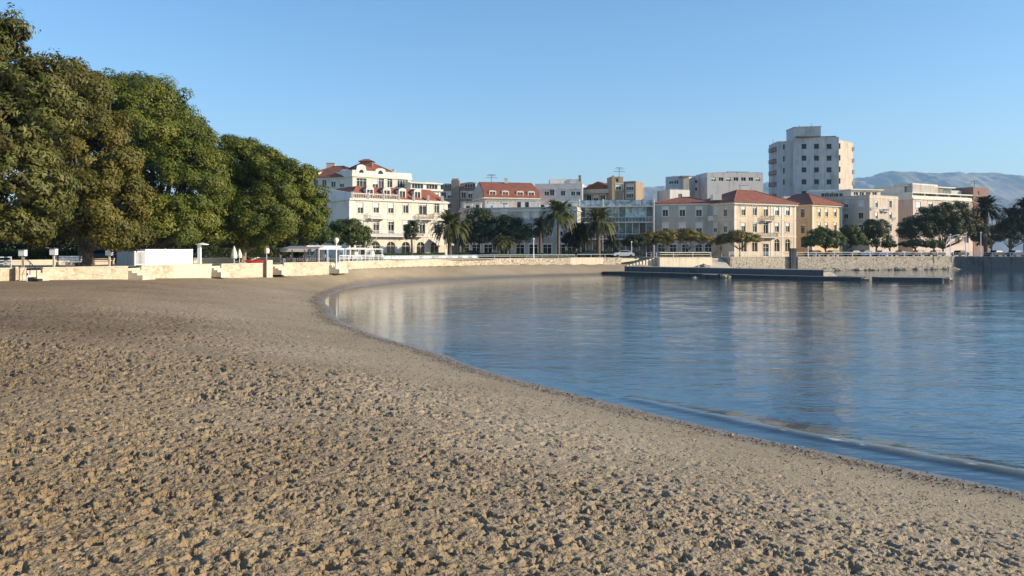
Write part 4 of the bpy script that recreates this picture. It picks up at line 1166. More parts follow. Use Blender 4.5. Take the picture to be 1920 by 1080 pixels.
# --- 2: taller cream house behind, dutch gables and roof turret
def b2():
    p0, p1 = PX(661, 204), PX(770, 214)
    z1 = ZP(327, 204)
    b = Building('gabled_house', 'tall cream building with curved gables and a red roof turret behind the arcaded house', p0, p1, 16, GZ - .3, z1, M['cream'])
    for px, w in ((678, 2.6), (715, 1.4), (731, 1.4), (755, 3.0)): b.win(0, px, 343, w, 2.3, 't', blind=0)
    b.win(0, 704, 343.5, 1.5, 2.0, 't', blind=.6)
    for px in (678, 697, 715, 731, 755): b.win(0, px, 372, 1.4, 2.0, 't')
    b.build(); b.band(z1 - .5, .5, .3, M['trim']); b.band(ZP(352, 204), .2, .12, M['trim'], 'string_course')
    b.parapet(1.1, .25, M['white'], [0, 3], .15)
    roof = b.hip(4.2, -.8, M['tile'], z1 + .05, None)
    L = math.dist(p0, p1); d = ((p1[0] - p0[0]) / L, (p1[1] - p0[1]) / L); n = b.n
    for px, w, hh in ((677, 3.2, 2.5), (713, 3.6, 1.9)):
        f, D = hitpx(p0, p1, px); x, y = lerp(p0, p1, f); mb = MB(); K = 14; pr = []
        for k in range(K + 1):
            t = k / K; u = (t - .5) * w; zz = hh * (0.45 + .55 * math.sqrt(max(0, 1 - (2 * t - 1) ** 2))) if .12 < t < .88 else hh * .42
            pr.append((u, zz))
        for k in range(K):
            (u0, a0), (u1, a1) = pr[k], pr[k + 1]
            for o, fl in ((.2, False), (-.15, True)):
                q = [(x + d[0] * u0 + n[0] * o, y + d[1] * u0 + n[1] * o, z1), (x + d[0] * u1 + n[0] * o, y + d[1] * u1 + n[1] * o, z1), (x + d[0] * u1 + n[0] * o, y + d[1] * u1 + n[1] * o, z1 + a1), (x + d[0] * u0 + n[0] * o, y + d[1] * u0 + n[1] * o, z1 + a0)]
                mb.quad(*(q[::-1] if fl else q))
            mb.quad((x + d[0] * u0 + n[0] * .2, y + d[1] * u0 + n[1] * .2, z1 + a0), (x + d[0] * u1 + n[0] * .2, y + d[1] * u1 + n[1] * .2, z1 + a1), (x + d[0] * u1 - n[0] * .15, y + d[1] * u1 - n[1] * .15, z1 + a1), (x + d[0] * u0 - n[0] * .15, y + d[1] * u0 - n[1] * .15, z1 + a0))
        g = mb.obj('gable', M['white'], b.root)
        mb = MB(); K = 10; r = w * .2
        vs = [(x + d[0] * r * math.cos(math.pi * k / K) + n[0] * .21, y + d[1] * r * math.cos(math.pi * k / K) + n[1] * .21, z1 + .5 + r * 1.2 * math.sin(math.pi * k / K)) for k in range(K + 1)]
        mb.add(vs, [tuple(range(K + 1))]); mb.obj('gable_window', M['glass'], g)
    D = 214; x, y = PX(688, D); mb = MB(); zt = ZP(311.5, D); zz = ZP(303.5, D)
    w = 1.55; mb.prism([(x - w, y - w), (x + w, y - w), (x + w, y + w), (x - w, y + w)], zt - 2, zz); tr = mb.obj('turret', M['brick'], b.root)
    mb = MB(); w = 1.95; a = [(x - w, y - w, zz), (x + w, y - w, zz), (x + w, y + w, zz), (x - w, y + w, zz), (x - .6, y - .6, zz + .65), (x + .6, y - .6, zz + .65), (x + .6, y + .6, zz + .65), (x - .6, y + .6, zz + .65)]
    mb.add(a, [(0, 3, 2, 1), (0, 1, 5, 4), (1, 2, 6, 5), (2, 3, 7, 6), (3, 0, 4, 7), (4, 5, 6, 7)]); mb.obj('turret_roof', M['tile'], tr)
    b.chimney(738, 317, 326, 5, 212, M['white'], roof)
    # left wing with long red roof
    q0, q1 = PX(560, 212), PX(660, 206.5)
    wz = ZP(334, 210)
    c = Building('roof_wing', 'long left wing with red roof and pale chimney joining the gabled building', q0, q1, 12, GZ - .3, wz, M['cream'])
    for px in (592, 608, 625, 641, 651): c.win(0, px, 344, 1.3, 1.8, 't')
    c.build(); c.band(wz - .25, .3, .25, M['trim']); r = c.hip(3.2, .4, M['tile'])
    c.chimney(620.5, 305.5, 322, 16, 219, M['beige'], r); 
    th = math.atan2(q1[1] - q0[1], q1[0] - q0[0])
    for px in (587, 640):
        f, D = hitpx(q0, q1, px); x, y = lerp(q0, q1, f); dormer(c, r, x - c.n[0] * 1.0, y - c.n[1] * 1.0, wz + .3, 1.7, 1.4, th, 2.5, M['white'], M['tile_dark'])
    # glazed right extension
    e0, e1 = PX(770.5, 209.5), PX(826, 214)
    g = Building('glazed_extension', 'white penthouse with wide glazed windows right of the curved gables', e0, e1, 10, GZ - .3, ZP(342, 210), M['white'])
    for px in (783, 810): g.win(0, px, 349.5, 3.1, 1.9, 'n', blind=0)
    g.win(0, 818, 366, 1.3, 1.6, 't', blind=.4); g.win(0, 800, 366, 1.3, 1.6, 't', blind=.4)
    g.build(); g.band(ZP(342, 210) - .25, .3, .45, M['trim'], 'eaves'); g.band(ZP(357, 210), .5, .5, M['white'], 'ledge')
b2()
# --- 3: brown shaded building
def b3():
    p0, p1 = PX(812, 243), PX(905, 236)
    z1 = ZP(353, 238)
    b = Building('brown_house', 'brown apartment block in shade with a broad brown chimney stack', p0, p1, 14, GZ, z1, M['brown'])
    for py in (366, 385):
        for px in (832, 843, 869, 882, 897): b.win(0, px, py, 1.5, 1.7, 't', blind=None)
    b.build(); r = b.hip(2.0, .3, M['tile_dark'])
    th = math.atan2(p1[1] - p0[1], p1[0] - p0[0])
    for px in (826, 838, 876, 886):
        f, D = hitpx(p0, p1, px); x, y = lerp(p0, p1, f); dormer(b, r, x + .0, y - .1, z1 + .1, 1.9, 1.2, th, 3, M['greyr'], M['tile_dark'], False)
    f, D = hitpx(p0, p1, 853); x, y = lerp(p0, p1, f); mb = MB()
    mb.prism([(x - 1.0, y - 1.0), (x + 1.3, y - 1.15), (x + 1.3, y + 1.5), (x - 1.0, y + 1.5)], GZ, ZP(339, D)); mb.prism([(x - .8, y - .6), (x + 1.0, y - .6), (x + 1.0, y + 1.2), (x - .8, y + 1.2)], ZP(339, D), ZP(335, D))
    mb.obj('chimney', M['brown'], b.root)
b3()
# --- 4: red gable roof with four dormers
def b4():
    p0, p1 = PX(909, 222), PX(1009, 226)
    z1 = ZP(371, 224); zr = ZP(341.5, 229)
    b = Building('dormer_house', 'long house with red tiled roof and a row of four white dormers', p0, p1, 12, GZ, z1, M['beige'])
    for px in (922, 947, 975, 996): b.win(0, px, 388, 1.5, 2, 't')
    b.win(3, 900, 385, 1.2, 1.9, 't'); b.win(3, 901, 400, 1.2, 1.9, 't')
    b.build()
    q = offset_poly(b.pts, .35); m0, m1 = lerp(b.pts[0], b.pts[3], .5), lerp(b.pts[1], b.pts[2], .5)
    mid = lambda a, c, t: lerp(a, c, t)
    mb = MB(); k0, k1 = lerp(q[0], q[3], .06), lerp(q[1], q[2], .06); zk = z1 + 2.0
    j0, j1 = lerp(q[3], q[0], .06), lerp(q[2], q[1], .06)
    v = [(*q[0], z1), (*q[1], z1), (*k1, zk), (*k0, zk), (*m1, zr), (*m0, zr), (*j1, zk), (*j0, zk), (*q[2], z1), (*q[3], z1)]
    mb.add(v, [(0, 1, 2, 3), (3, 2, 4, 5), (5, 4, 6, 7), (7, 6, 8, 9), (0, 3, 5, 7, 9), (1, 8, 6, 4, 2)])
    r = mb.obj('roof', M['tile'], b.root)
    mb = MB(); g = [lerp(q[0], q[3], .0), lerp(q[0], q[3], .06), m0, lerp(q[3], q[0], .06), q[3]]; zz = [z1, zk, zr - .1, zk, z1]
    mb.add([(g[i][0] - .08 * b.n[1] * -1 - .1, g[i][1], zz[i]) for i in range(5)], [(0, 1, 2, 3, 4)]); mb.obj('gable_end', M['greyr'], b.root)
    th = math.atan2(p1[1] - p0[1], p1[0] - p0[0])
    for px in (923.5, 947.5, 975, 996):
        f, D = hitpx(p0, p1, px); x, y = lerp(p0, p1, f); dormer(b, r, x + b.n[0] * .1, y + b.n[1] * .1, z1 + .15, 1.9, 1.5, th, 3, M['white'], M['tile_dark'], False)
    b.chimney(949, 334.5, 344, 6.5, 229, M['white'], r); b.band(z1 - .3, .3, .5, M['trim'], 'eaves')
b4()
antenna(921.5, 327, 343, 229, 'tall rooftop antenna over the house with four dormers')
antenna(1161, 314, 333, 232, 'highest thin antenna on the tan stair tower')
# --- 5: grey low stone building behind middle trees
def b5():
    p0, p1 = PX(862, 190), PX(1082, 184)
    z1 = ZP(393, 187)
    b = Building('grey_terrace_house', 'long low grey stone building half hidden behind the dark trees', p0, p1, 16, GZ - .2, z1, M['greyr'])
    for px in (880, 900, 945, 986, 1004.5, 1030, 1055, 1072): b.win(0, px, 403.5, 1.2, 2.0, 't', blind=.9 if px in (986, 1004.5) else .4)
    for px in (880, 900, 945, 965, 986, 1005, 1030, 1050, 1070): b.win(0, px, 433, 1.2, 2.2, 't')
    for px in (872, 893, 915, 945, 975, 1000, 1026, 1052, 1072): b.win(0, px, 0, 1.9, 2.6, 't', z=GZ + 1.45, blind=0)
    b.build(); b.parapet(.5, .3, M['greyr']); b.band(z1 - .4, .25, .2, M['trim'])
    # roof structures
    for a, c, y0, D in ((870, 885, 383, 192), (888, 902, 381, 196), (966, 1008, 376, 194), (1010, 1030, 381, 195), (1046, 1084, 379, 196)):
        mb = MB(); x0, x1 = PX(a, D)[0], PX(c, D)[0]; mb.box(x0, x1, D, D + 3.5, z1, ZP(y0, D)); mb.box(x0 - .15, x1 + .15, D - .15, D + 3.6, ZP(y0, D), ZP(y0, D) + .15)
        for k in range(max(1, int((x1 - x0) / 1.8))): xx = x0 + .5 + k * 1.8; mb.box(xx, xx + .8, D - .03, D + .01, z1 + .3, ZP(y0, D) - .35, 1)
        mb.obj('roof_hut', [M['white'], M['glass']], b.root)
    mb = MB(); D = 191; x0, x1 = PX(912, D)[0], PX(962, D)[0]
    for k in range(6): xx = x0 + (x1 - x0) * k / 5; mb.box(xx - .08, xx + .08, D, D + .15, z1, z1 + 2.2)
    mb.box(x0 - .1, x1 + .1, D - .1, D + 3, z1 + 2.2, z1 + 2.4); mb.obj('roof_canopy', M['white'], b.root)
    for px in (916, 928, 940, 950):
        x, y = PX(px, 189.5); mb = MB(); mb.box(x - .5, x + .5, y, y + .45, z1 + .5, z1 + 1.3); mb.obj('air_conditioner', M['metal_white'], b.root)
b5()
# --- 6: white blocks
def b6():
    p0, p1 = PX(1003, 232), PX(1092, 230)
    b = Building('white_terraced_house', 'white stepped house between the dormer roof and the tan stair tower', p0, p1, 12, GZ, ZP(346.5, 231), M['white'])
    for px in (1025, 1035, 1055.5, 1075, 1084): b.win(0, px, 361, 1.3, 1.7, 't')
    b.build(); b.parapet(.35, .25, M['trim'])
    mb = MB(); x0, x1 = PX(1031, 233)[0], PX(1058, 233)[0]; mb.box(x0, x1, 233, 240, ZP(347, 231), ZP(335.5, 233)); mb.obj('roof_block', M['white'], b.root)
    mb = MB(); x0, x1 = PX(1058.2, 234)[0], PX(1090, 234)[0]; mb.box(x0, x1, 234, 241, ZP(347, 231), ZP(336, 234)); mb.obj('roof_block', M['coldwhite'], b.root)
    b.chimney(1087, 329, 340, 4, 233, M['brown'])
b6()
# --- 7: tan building
def b7():
    p0, p1 = PX(1093, 238), PX(1150, 234)
    z1 = ZP(357, 236)
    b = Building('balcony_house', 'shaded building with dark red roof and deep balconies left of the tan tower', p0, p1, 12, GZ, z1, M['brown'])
    for px in (1104, 1117, 1130, 1142): b.win(0, px, 371, 1.5, 1.7, 't')
    b.build(); r = b.hip(2.2, .4, M['tile'], None, .02)
    th = math.atan2(p1[1] - p0[1], p1[0] - p0[0])
    for px in (1108, 1125, 1141):
        f, D = hitpx(p0, p1, px); x, y = lerp(p0, p1, f); dormer(b, r, x, y - .1, z1 + .1, 2.0, 1.4, th, 3, M['beige'], M['tile_dark'], False)
    b.balcony(0, 1120, 362, 7.6, 1.2, 1.0, 'beige', 'beige', solid=True)
    q0, q1 = PX(1147.5, 230), PX(1168.5, 230.5)
    c = Building('stair_tower', 'narrow tan stair tower with a window near its top', q0, q1, 5, GZ, ZP(333, 230), M['tan'])
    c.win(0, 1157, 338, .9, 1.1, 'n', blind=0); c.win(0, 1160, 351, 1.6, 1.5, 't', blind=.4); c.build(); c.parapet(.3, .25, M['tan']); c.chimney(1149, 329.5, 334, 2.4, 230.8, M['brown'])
    q0, q1 = PX(1169, 231), PX(1192, 229)
    e = Building('tan_house', 'plain tan block right of the stair tower with lit side', q0, q1, 9, GZ, ZP(342.5, 231), M['tan'], pts=[q0, q1, PX(1207, 236), PX(1185, 240)])
    e.win(0, 1181, 351.5, 2.2, 1.5, 't', blind=.4); e.win(0, 1181, 366, 2.2, 1.5, 't'); e.build(); e.parapet(.3, .2, M['tan'])
b7()
# --- 8: glazed modern building
def b8():
    p0, p1 = PX(1085, 190), PX(1224, 187)
    p0b = p0
    zt = ZP(386, 188)
    t = thing('glass_office', 'modern three storey building with green tinted glass fronts and white floor slabs', 'building', (*PX(1155, 190), GZ))
    dx, dy = p1[0] - p0[0], p1[1] - p0[1]; L = math.hypot(dx, dy); d = (dx / L, dy / L); n = (d[1], -d[0])
    def Q(u, o): return (p0[0] + d[0] * u + n[0] * o, p0[1] + d[1] * u + n[1] * o)
    def prism(u0, u1, o0, o1, z0, z1, name, mat):
        mb = MB(); mb.prism([Q(u0, o1), Q(u1, o1), Q(u1, o0), Q(u0, o0)], z0, z1); return mb.obj(name, M[mat], t)
    mb = MB(); mb.prism([Q(0, -2.0), Q(L, -2.0), Q(L, -14), Q(0, -14)], GZ - .3, zt); mb.obj('wall', M['greyr'], t)
    zs = [GZ + .1, ZP(447, 188), ZP(415.5, 188), zt]
    for i, z in enumerate(zs[1:]):
        prism(-.1, L + .1, -2.0, .25 if i < 2 else .5, z - .28, z, 'floor_slab', 'trim')
    for i in range(3):
        z0, z1 = zs[i] , zs[i + 1] - .28
        K = 11
        for k in range(K):
            u0, u1 = L * k / K, L * (k + 1) / K
            mb = MB(); o = -.55 if i > 0 else -1.2
            a, c = Q(u0 + .04, o), Q(u1 - .04, o); mb.quad((*a, z0), (*c, z0), (*c, z1), (*a, z1)); g = mb.obj('window', M['glass_pale'] if (i == 2 and k in (1, 4, 5, 7, 8, 9)) else M['glass_green'] if (i + k) % 5 else M['glass'], t)
            mb = MB(); a = Q(u0, o + .06); mb.box(a[0] - .06, a[0] + .06, a[1] - .06, a[1] + .06, z0, z1); mb.obj('mullion', M['frame'], g)
        if i > 0:
            mb = MB(); a, c = Q(.1, .2), Q(L - .1, .2); mb.tube([(*a, z0 + 1.0), (*c, z0 + 1.0)], .05, 6)
            for k in range(23): a = Q(.1 + (L - .2) * k / 22, .2); mb.tube([(*a, z0), (*a, z0 + 1.0)], .03, 5)
            mb.obj('balustrade', M['metal_white'], t)
            mb = MB(); a, c = Q(.1, .16), Q(L - .1, .16); mb.quad((*a, z0 + .06), (*c, z0 + .06), (*c, z0 + .9), (*a, z0 + .9)); mb.obj('balustrade_panel', M['glass_green'], t)
    # parapet panels
    K = 6
    for k in range(K):
        mb = MB(); mb.prism([Q(L * k / K + .04, .3), Q(L * (k + 1) / K - .04, .3), Q(L * (k + 1) / K - .04, .2), Q(L * k / K + .04, .2)], zt + .02, ZP(374.5, 187)); mb.obj('parapet_panel', M['glass_pale'], t)
    for u in (-.12, L * .32, L + .02):
        prism(u, u + .3, -1.8, .55, GZ, ZP(373, 187), 'fin_wall', 'trim')
b8()
# --- 9: peach corner house with hip roof + grey wing
def b9():
    p0, p1 = PX(1377, 194), PX(1492, 202.5)
    z1 = ZP(379, 194)
    b = Building('corner_house', 'large peach three storey corner house with red hipped roof facing the sea wall', p0, p1, 13.5, GZ - .3, z1, M['peach'])
    for px, k in ((1394, .35), (1415.5, .15), (1457, .45), (1477, .45)): b.win(0, px, 395.5, 1.25, 2.1, 'ts' if px > 1450 else 't', blind=k)
    b.win(0, 1436, 394.5, 1.4, 2.6, 'tn', blind=.4)
    for px, k in ((1394, .35), (1415.5, .1), (1457, .35), (1477, .35)): b.win(0, px, 426.5, 1.25, 2.2, 't', blind=k)
    b.win(0, 1436, 426.5, 1.5, 2.9, 'tn', blind=.1)
    for px in (1395, 1415.5, 1457, 1477): b.win(0, px, 460, 1.6, 3.0, 'n', blind=0, arch=True)
    b.win(0, 1436, 0, 1.7, 2.9, 'tn', blind=0, z=GZ + 1.5)
    for px in (1341, 1360):
        for py in (397, 427): b.win(3, px, py, 1.2, 2.1, 't', blind=None)
    b.build()
    b.band(z1 - .45, .45, .4, M['trim']); b.band(ZP(444.5, 194), .28, .15, M['trim'], 'string_course'); b.band(ZP(411.5, 194), .12, .07, M['trim'], 'string_course')
    mb = MB()
    for k in range(30):   # brackets under the eaves
        a = lerp(p0, p1, (k + .5) / 30); mb.box(a[0] - .1, a[0] + .1, a[1] - .32, a[1] + .1, z1 - .72, z1 - .46)
    mb.obj('eaves_brackets', M['trim'], b.root)
    for px in (1378.5, 1447, 1467, 1490.5):
        f, D = hitpx(p0, p1, px); x, y = lerp(p0, p1, f); n = b.n; d = (-n[1], n[0]); w = .32; mb = MB()
        mb.prism([(x + n[0] * .07 - d[0] * w, y + n[1] * .07 - d[1] * w), (x + n[0] * .07 + d[0] * w, y + n[1] * .07 + d[1] * w), (x + d[0] * w, y + d[1] * w), (x - d[0] * w, y - d[1] * w)], GZ, z1 - .45)
        mb.obj('pilaster', M['trim'], b.root)
    r = b.hip(3.2, .75, M['tile']); b.chimney(1396, 346, 357, 17, 206, M['white'], r)
    b.balcony(0, 1437, 413.5, 2.9, 1.1, 1.05); b.balcony(0, 1437, 445, 5.0, 1.2, 1.05); b.balcony(3, 1338, 413, 1.8, 1.0, 1.0, 'trim', 'trim', solid=True)
    q0, q1 = PX(1226, 204), PX(1337, 200.5)
    zw = ZP(381.5, 202)
    c = Building('grey_wing', 'shaded grey white wing joined to the left of the peach corner house', q0, q1, 12, GZ - .3, zw, M['greyr'])
    for px in (1247.5, 1279.5, 1310.5): c.win(0, px, 397, 1.35, 2.2, 't', blind=.3); c.win(0, px, 427, 1.35, 2.2, 't', blind=.55)
    for px in (1240, 1262, 1285, 1310, 1328): c.win(0, px, 0, 1.6, 2.7, 'tn', blind=0, z=GZ + 1.5)
    c.build(); c.band(zw - .35, .35, .3, M['trim']); c.band(ZP(444, 202), .2, .1, M['trim'], 'string_course'); c.hip(1.7, .5, M['tile'])
    # roof lights
    mb = MB(); x, y = PX(1345, 198.5); mb.box(x - 1.0, x + 1.0, y, y + 2.5, zw + .6, zw + 1.9); mb.obj('roof_dormer', M['white'], c.root)
b9()
# --- 10: ochre house
def b10():
    p0, p1 = PX(1523, 208), PX(1579, 214)
    z1 = ZP(383, 208)
    b = Building('ochre_house', 'ochre yellow house with red hipped roof right of the peach corner house', p0, p1, 15, GZ - .3, z1, M['yellow'])
    for px in (1536, 1550, 1566): b.win(0, px, 399, 1.1, 2.0, 't', blind=.4); b.win(0, px, 425, 1.1, 2.0, 't', blind=.3); b.win(0, px, 452, 1.3, 2.2, 't', blind=.3)
    b.win(3, 1505, 400, 1.25, 2.1, 't', blind=0); b.win(3, 1505, 430, 1.25, 2.1, 't', blind=.1); b.win(3, 1505, 456, 1.25, 2.1, 't', blind=0)
    b.build(); b.band(z1 - .4, .4, .35, M['trim']); r = b.hip(2.9, .75, M['tile'])
    for px in (1524.5, 1577.5):
        f, D = hitpx(p0, p1, px); x, y = lerp(p0, p1, f); n = b.n; d = (-n[1], n[0]); w = .35; mb = MB()
        mb.prism([(x + n[0] * .07 - d[0] * w, y + n[1] * .07 - d[1] * w), (x + n[0] * .07 + d[0] * w, y + n[1] * .07 + d[1] * w), (x + d[0] * w, y + d[1] * w), (x - d[0] * w, y - d[1] * w)], GZ, z1 - .4)
        mb.obj('pilaster', M['trim'], b.root)
    mb = MB(); x, y = PX(1476, 219); mb.box(x - .9, x + .9, y, y + 2.0, z1 + .4, ZP(368, 219)); mb.obj('roof_dormer', M['white'], b.root)
    mb = MB(); x, y = PX(1500.5, 211.5); 
    ring = [(x + .75 * math.cos(k * math.pi / 6), y - .25 + .1 * math.cos(k), ZP(412.5, 211) + .75 * math.sin(k * math.pi / 6)) for k in range(12)]
    mb.add(ring + [(x, y + .15, ZP(412.5, 211))], [(k, (k + 1) % 12, 12) for k in range(12)]); mb.tube([(x, y + .1, ZP(412.5, 211)), (x + .8, y + .9, ZP(414, 211))], .05, 5)
    mb.obj('satellite_dish', M['metal_white'], b.root)
b10()
# --- 11: tower block
def b11():
    D = 248
    p0, p1 = PX(1487.5, 246), PX(1572.5, 243.5)
    zt = ZP(261.5, 245)
    b = Building('tower_block', 'nine storey pale concrete tower block above the red roofs', p0, p1, 12, GZ, zt, M['towerm'])
    for i, py in enumerate((274.5, 296.5, 318.5, 341, 363)):
        for px in (1507.5, 1531, 1554.5): b.win(0, px, py, 1.5, 1.65, 'np', blind=0)
    b.build()
    b.parapet(.55, .25, M['towerm'])
    for z in np.arange(zt - 3.42 * 7, zt - 1, 3.42): b.band(float(z), .07, .03, M['coldwhite'], 'floor_joint', [0])
    for px in (1519, 1543):
        f, _ = hitpx(p0, p1, px); x, y = lerp(p0, p1, f); mb = MB(); mb.box(x - .05, x + .05, y - .035, y + .05, GZ, zt - .1); mb.obj('panel_joint', M['coldwhite'], b.root)
    q0, q1 = PX(1457, 250.5), PX(1487, 248.5); z2 = ZP(264, 249)
    mb = MB(); mb.prism([q0, q1, (q1[0] - .1, q1[1] + 9), (q0[0] + .3, q0[1] + 9)], GZ, z2); w = mb.obj('left_wing', M['towerm'], b.root)
    for py in (275.5, 298, 320, 341.5):
        f, _ = hitpx(q0, q1, 1471); x, y = lerp(q0, q1, f); zc = ZP(py, 249.5); mb = MB(); mb.box(x - .5, x + .5, y - .02, y + .05, zc - .8, zc + .8, 1)
        for a_, b_, c_, d_ in ((-.58, -.5, -.85, .85), (.5, .58, -.85, .85), (-.5, .5, .8, .88), (-.6, .6, -.92, -.8)): mb.box(x + a_, x + b_, y - .09, y + .05, zc + c_, zc + d_, 0)
        mb.obj('window', [M['frame'], M['glass']], w)
    # side balconies
    for k in range(6):
        z = z2 - 2.6 - k * 3.42; x = q0[0]; mb = MB(); mb.box(x - 1.05, x - .003, q0[1] + .6, q0[1] + 5, z - .15, z); mb.box(x - 1.05, x - .97, q0[1] + .6, q0[1] + 5, z, z + 1.0); mb.box(x - .97, x - .003, q0[1] + .6, q0[1] + .68, z, z + 1.0)
        mb.box(x - 1.0, x - .9, q0[1] + .7, q0[1] + .8, z + 1.0, z + 3.2); mb.obj('balcony', M['brown'], b.root)
    # lit right wing
    r0, r1 = PX(1573, 250.5), PX(1599, 257); mb = MB(); z3 = ZP(263.5, 252); mb.prism([r0, r1, (r1[0] - 4, r1[1] + 9), (r0[0] - 4, r0[1] + 9)], GZ, z3); rw = mb.obj('right_wing', M['beige'], b.root)
    for k in range(6):
        z = z3 - 2.4 - k * 3.42; mb = MB(); mb.box(r1[0] - .3, r1[0] + .35, r1[1] - .5, r1[1] + 1.2, z - .1, z + 1.0); mb.obj('balcony', M['beige'], rw)
        x, y = r0[0] + .28, r0[1]; mb = MB(); mb.box(x - .25, x + .15, y - .05, y + .4, z - .2, z + 1.4); mb.obj('window', M['glass'], rw)
    # penthouse
    a0, a1 = PX(1489, 246.6), PX(1539, 245); mb = MB(); zz = ZP(238.5, 246)
    mb.prism([a0, a1, (a1[0], a1[1] + 7), (a0[0], a0[1] + 7)], zt, zz); ph = mb.obj('penthouse', M['coldwhite'], b.root)
    mb = MB(); mb.prism([(a0[0] - .15, a0[1] - .15), (a1[0] + .15, a1[1] - .15), (a1[0] + .15, a1[1] + 7.1), (a0[0] - .15, a0[1] + 7.1)], zz, zz + .2); mb.obj('roof_slab', M['coldwhite'], ph)
    mb = MB(); mb.box(a0[0] + .1, a1[0] - .1, a0[1] - 2.0, a0[1] - .2 - .5, zt + .6, zt + .95); mb.obj('roof_rail', M['wood'], b.root)
    a0, a1 = PX(1541, 245.8), PX(1568, 245); mb = MB(); mb.prism([a0, a1, (a1[0], a1[1] + 5), (a0[0], a0[1] + 5)], zt, ZP(255.5, 246)); mb.obj('roof_shed', M['brown'], b.root)
    mb = MB()
    for px, py in ((1499, 234.5), (1521, 231), (1524, 235)): x, y = PX(px, 248); mb.tube([(x, y, zz + .2), (x, y, ZP(py, 248))], .06, 5)
    mb.obj('roof_mast', M['metal_dark'], b.root)
b11()
# --- 12
def b12():
    p0, p1 = PX(1630.5, 212), PX(1684, 219)
    z1 = ZP(369, 212)
    b = Building('beige_flats', 'beige four storey flats with lit right face behind the round trees', p0, p1, 16, GZ - .3, z1, M['beige'])
    for py in (383, 404, 427, 447): b.win(0, 1643.5, py, 1.1, 1.7, 't', blind=None); b.win(0, 1669.5, py, 1.2, 1.8, 't', blind=None)
    for py in (383, 404.5, 427, 449):
        b.win(3, 1614, py, 1.4, 1.6, 't', blind=None); b.win(3, 1586, py, 1.3, 1.6, 't', blind=None)
    b.build(); b.parapet(.55, .25, M['beige']); b.band(z1 - .2, .16, .12, M['trim'], 'string_course')
    for e, px, py in ((0, 1652, 394), (0, 1659, 394), (0, 1675, 410), (0, 1634, 391)):
        a, c = b.edge(e); f, D = hitpx(a, c, px); x, y = lerp(a, c, f); mb = MB(); mb.box(x - .4, x + .4, y - .45, y - .02, ZP(py, D) - .3, ZP(py, D) + .3); mb.obj('air_conditioner', M['metal_white'], b.root)
    b.balcony(0, 1657, 396, 2.2, .8, .5, 'trim', 'metal_dark')
    q0, q1 = PX(1596, 226), PX(1651, 228)
    c = Building('flat_roofed_house', 'flat roofed cream storey peeping over the beige flats', q0, q1, 8, GZ, ZP(355.5, 227), M['cream'])
    for px in (1605, 1616, 1628, 1640): c.win(0, px, 362, 1.4, 1.2, 'n', blind=.3)
    c.build(); c.band(ZP(355.5, 227) - .2, .3, .6, M['trim'], 'eaves')
    e0, e1 = PX(1518, 231), PX(1594, 229)
    g = Building('roof_storeys', 'low pale roof terraces between the tower and the ochre roof', e0, e1, 6, GZ, ZP(359, 230), M['coldwhite'])
    for px in (1546, 1556, 1566, 1580): g.win(0, px, 365, 1.8, 1.3, 'n', blind=.2)
    g.build(); g.parapet(.5, .2, M['white'])
b12()
# --- 13
def b13():
    p0, p1 = PX(1712, 226), PX(1824, 238)
    zt = ZP(371, 226)
    b = Building('terraced_flats', 'pinkish flats with two set back white balcony storeys behind the big dark tree', p0, p1, 14, GZ - .3, zt, M['pink'])
    for px in (1722, 1745, 1770, 1795, 1812):
        for py in (384, 406, 428, 450): b.win(0, px, py, 2.0, 1.7, 't', blind=None)
    b.build(); b.band(zt - .35, .4, .3, M['white'], 'ledge')
    dx, dy = p1[0] - p0[0], p1[1] - p0[1]; L = math.hypot(dx, dy); d = (dx / L, dy / L); n = b.n
    def Q(u, o): return (p0[0] + d[0] * u + n[0] * o, p0[1] + d[1] * u + n[1] * o)
    def pr(u0, u1, o0, o1, z0, z1, name, mat):
        mb = MB(); mb.prism([Q(u0, o1), Q(u1, o1), Q(u1, o0), Q(u0, o0)], z0, z1); return mb.obj(name, M[mat], b.root)
    z2 = ZP(360.5, 226)
    pr(0.1, L, -13, -1.6, zt, z2 - .2, 'upper_storey', 'white'); pr(-.1, L + .2, -13, -.1, z2 - .2, z2 + .12, 'balcony_slab', 'trim')
    for k in range(5):
        a, c = L * k / 5, L * (k + 1) / 5; pr(a + .3, c - .3, -1.6, -1.55, zt + .05, z2 - .3, 'window', 'glass'); pr(a - .08, a + .08, -1.7, -.2, zt, z2 - .2, 'balcony_divider', 'trim')
    pr(0.1, L, -.3, -.22, zt, zt + .7, 'balustrade', 'trim')
    z3 = ZP(347, 228)
    pr(.5, L * .8, -12.5, -3.0, z2 + .1, z3 - .2, 'top_storey', 'white'); pr(0, L * .82, -12.7, -2.0, z3 - .2, z3 + .05, 'roof_slab', 'trim')
    for k in range(4): a, c = L * .8 * k / 4, L * .8 * (k + 1) / 4; pr(a + .7, c - .2, -3.0, -2.95, z2 + .2, z3 - .4, 'window', 'glass_green')
    pr(L * .45, L * .62, -3.5, -2.4, z2 + .1, z3 - .25, 'roof_room', 'brown')
    pr(L * .82, L - .2, -12, -3.2, z2 + .1, z2 + 1.4, 'end_terrace', 'coldwhite')
    s0, s1 = PX(1676, 232), PX(1711, 227.5)
    c = Building('grey_gable_block', 'tall grey side block with a narrow strip of small windows', s0, s1, 12, GZ, ZP(346, 229), M['greyr'])
    for py in (384, 405, 428): c.win(0, 1686, py, 1.2, 1.5, 't')
    c.build(); c.parapet(.3, .2, M['white'])
    q0, q1 = PX(1825, 239), PX(1854, 243)
    e = Building('brick_tower', 'reddish brown block at the right end of the terraced flats', q0, q1, 8, GZ, ZP(353, 240), M['brick'])
    e.win(0, 1834, 362, 1.0, 1.2, 'n', blind=0); e.build(); e.parapet(.3, .2, M['brick'])
    antenna(1827, 339, 353, 241, 'antenna with dish on the reddish brown block')
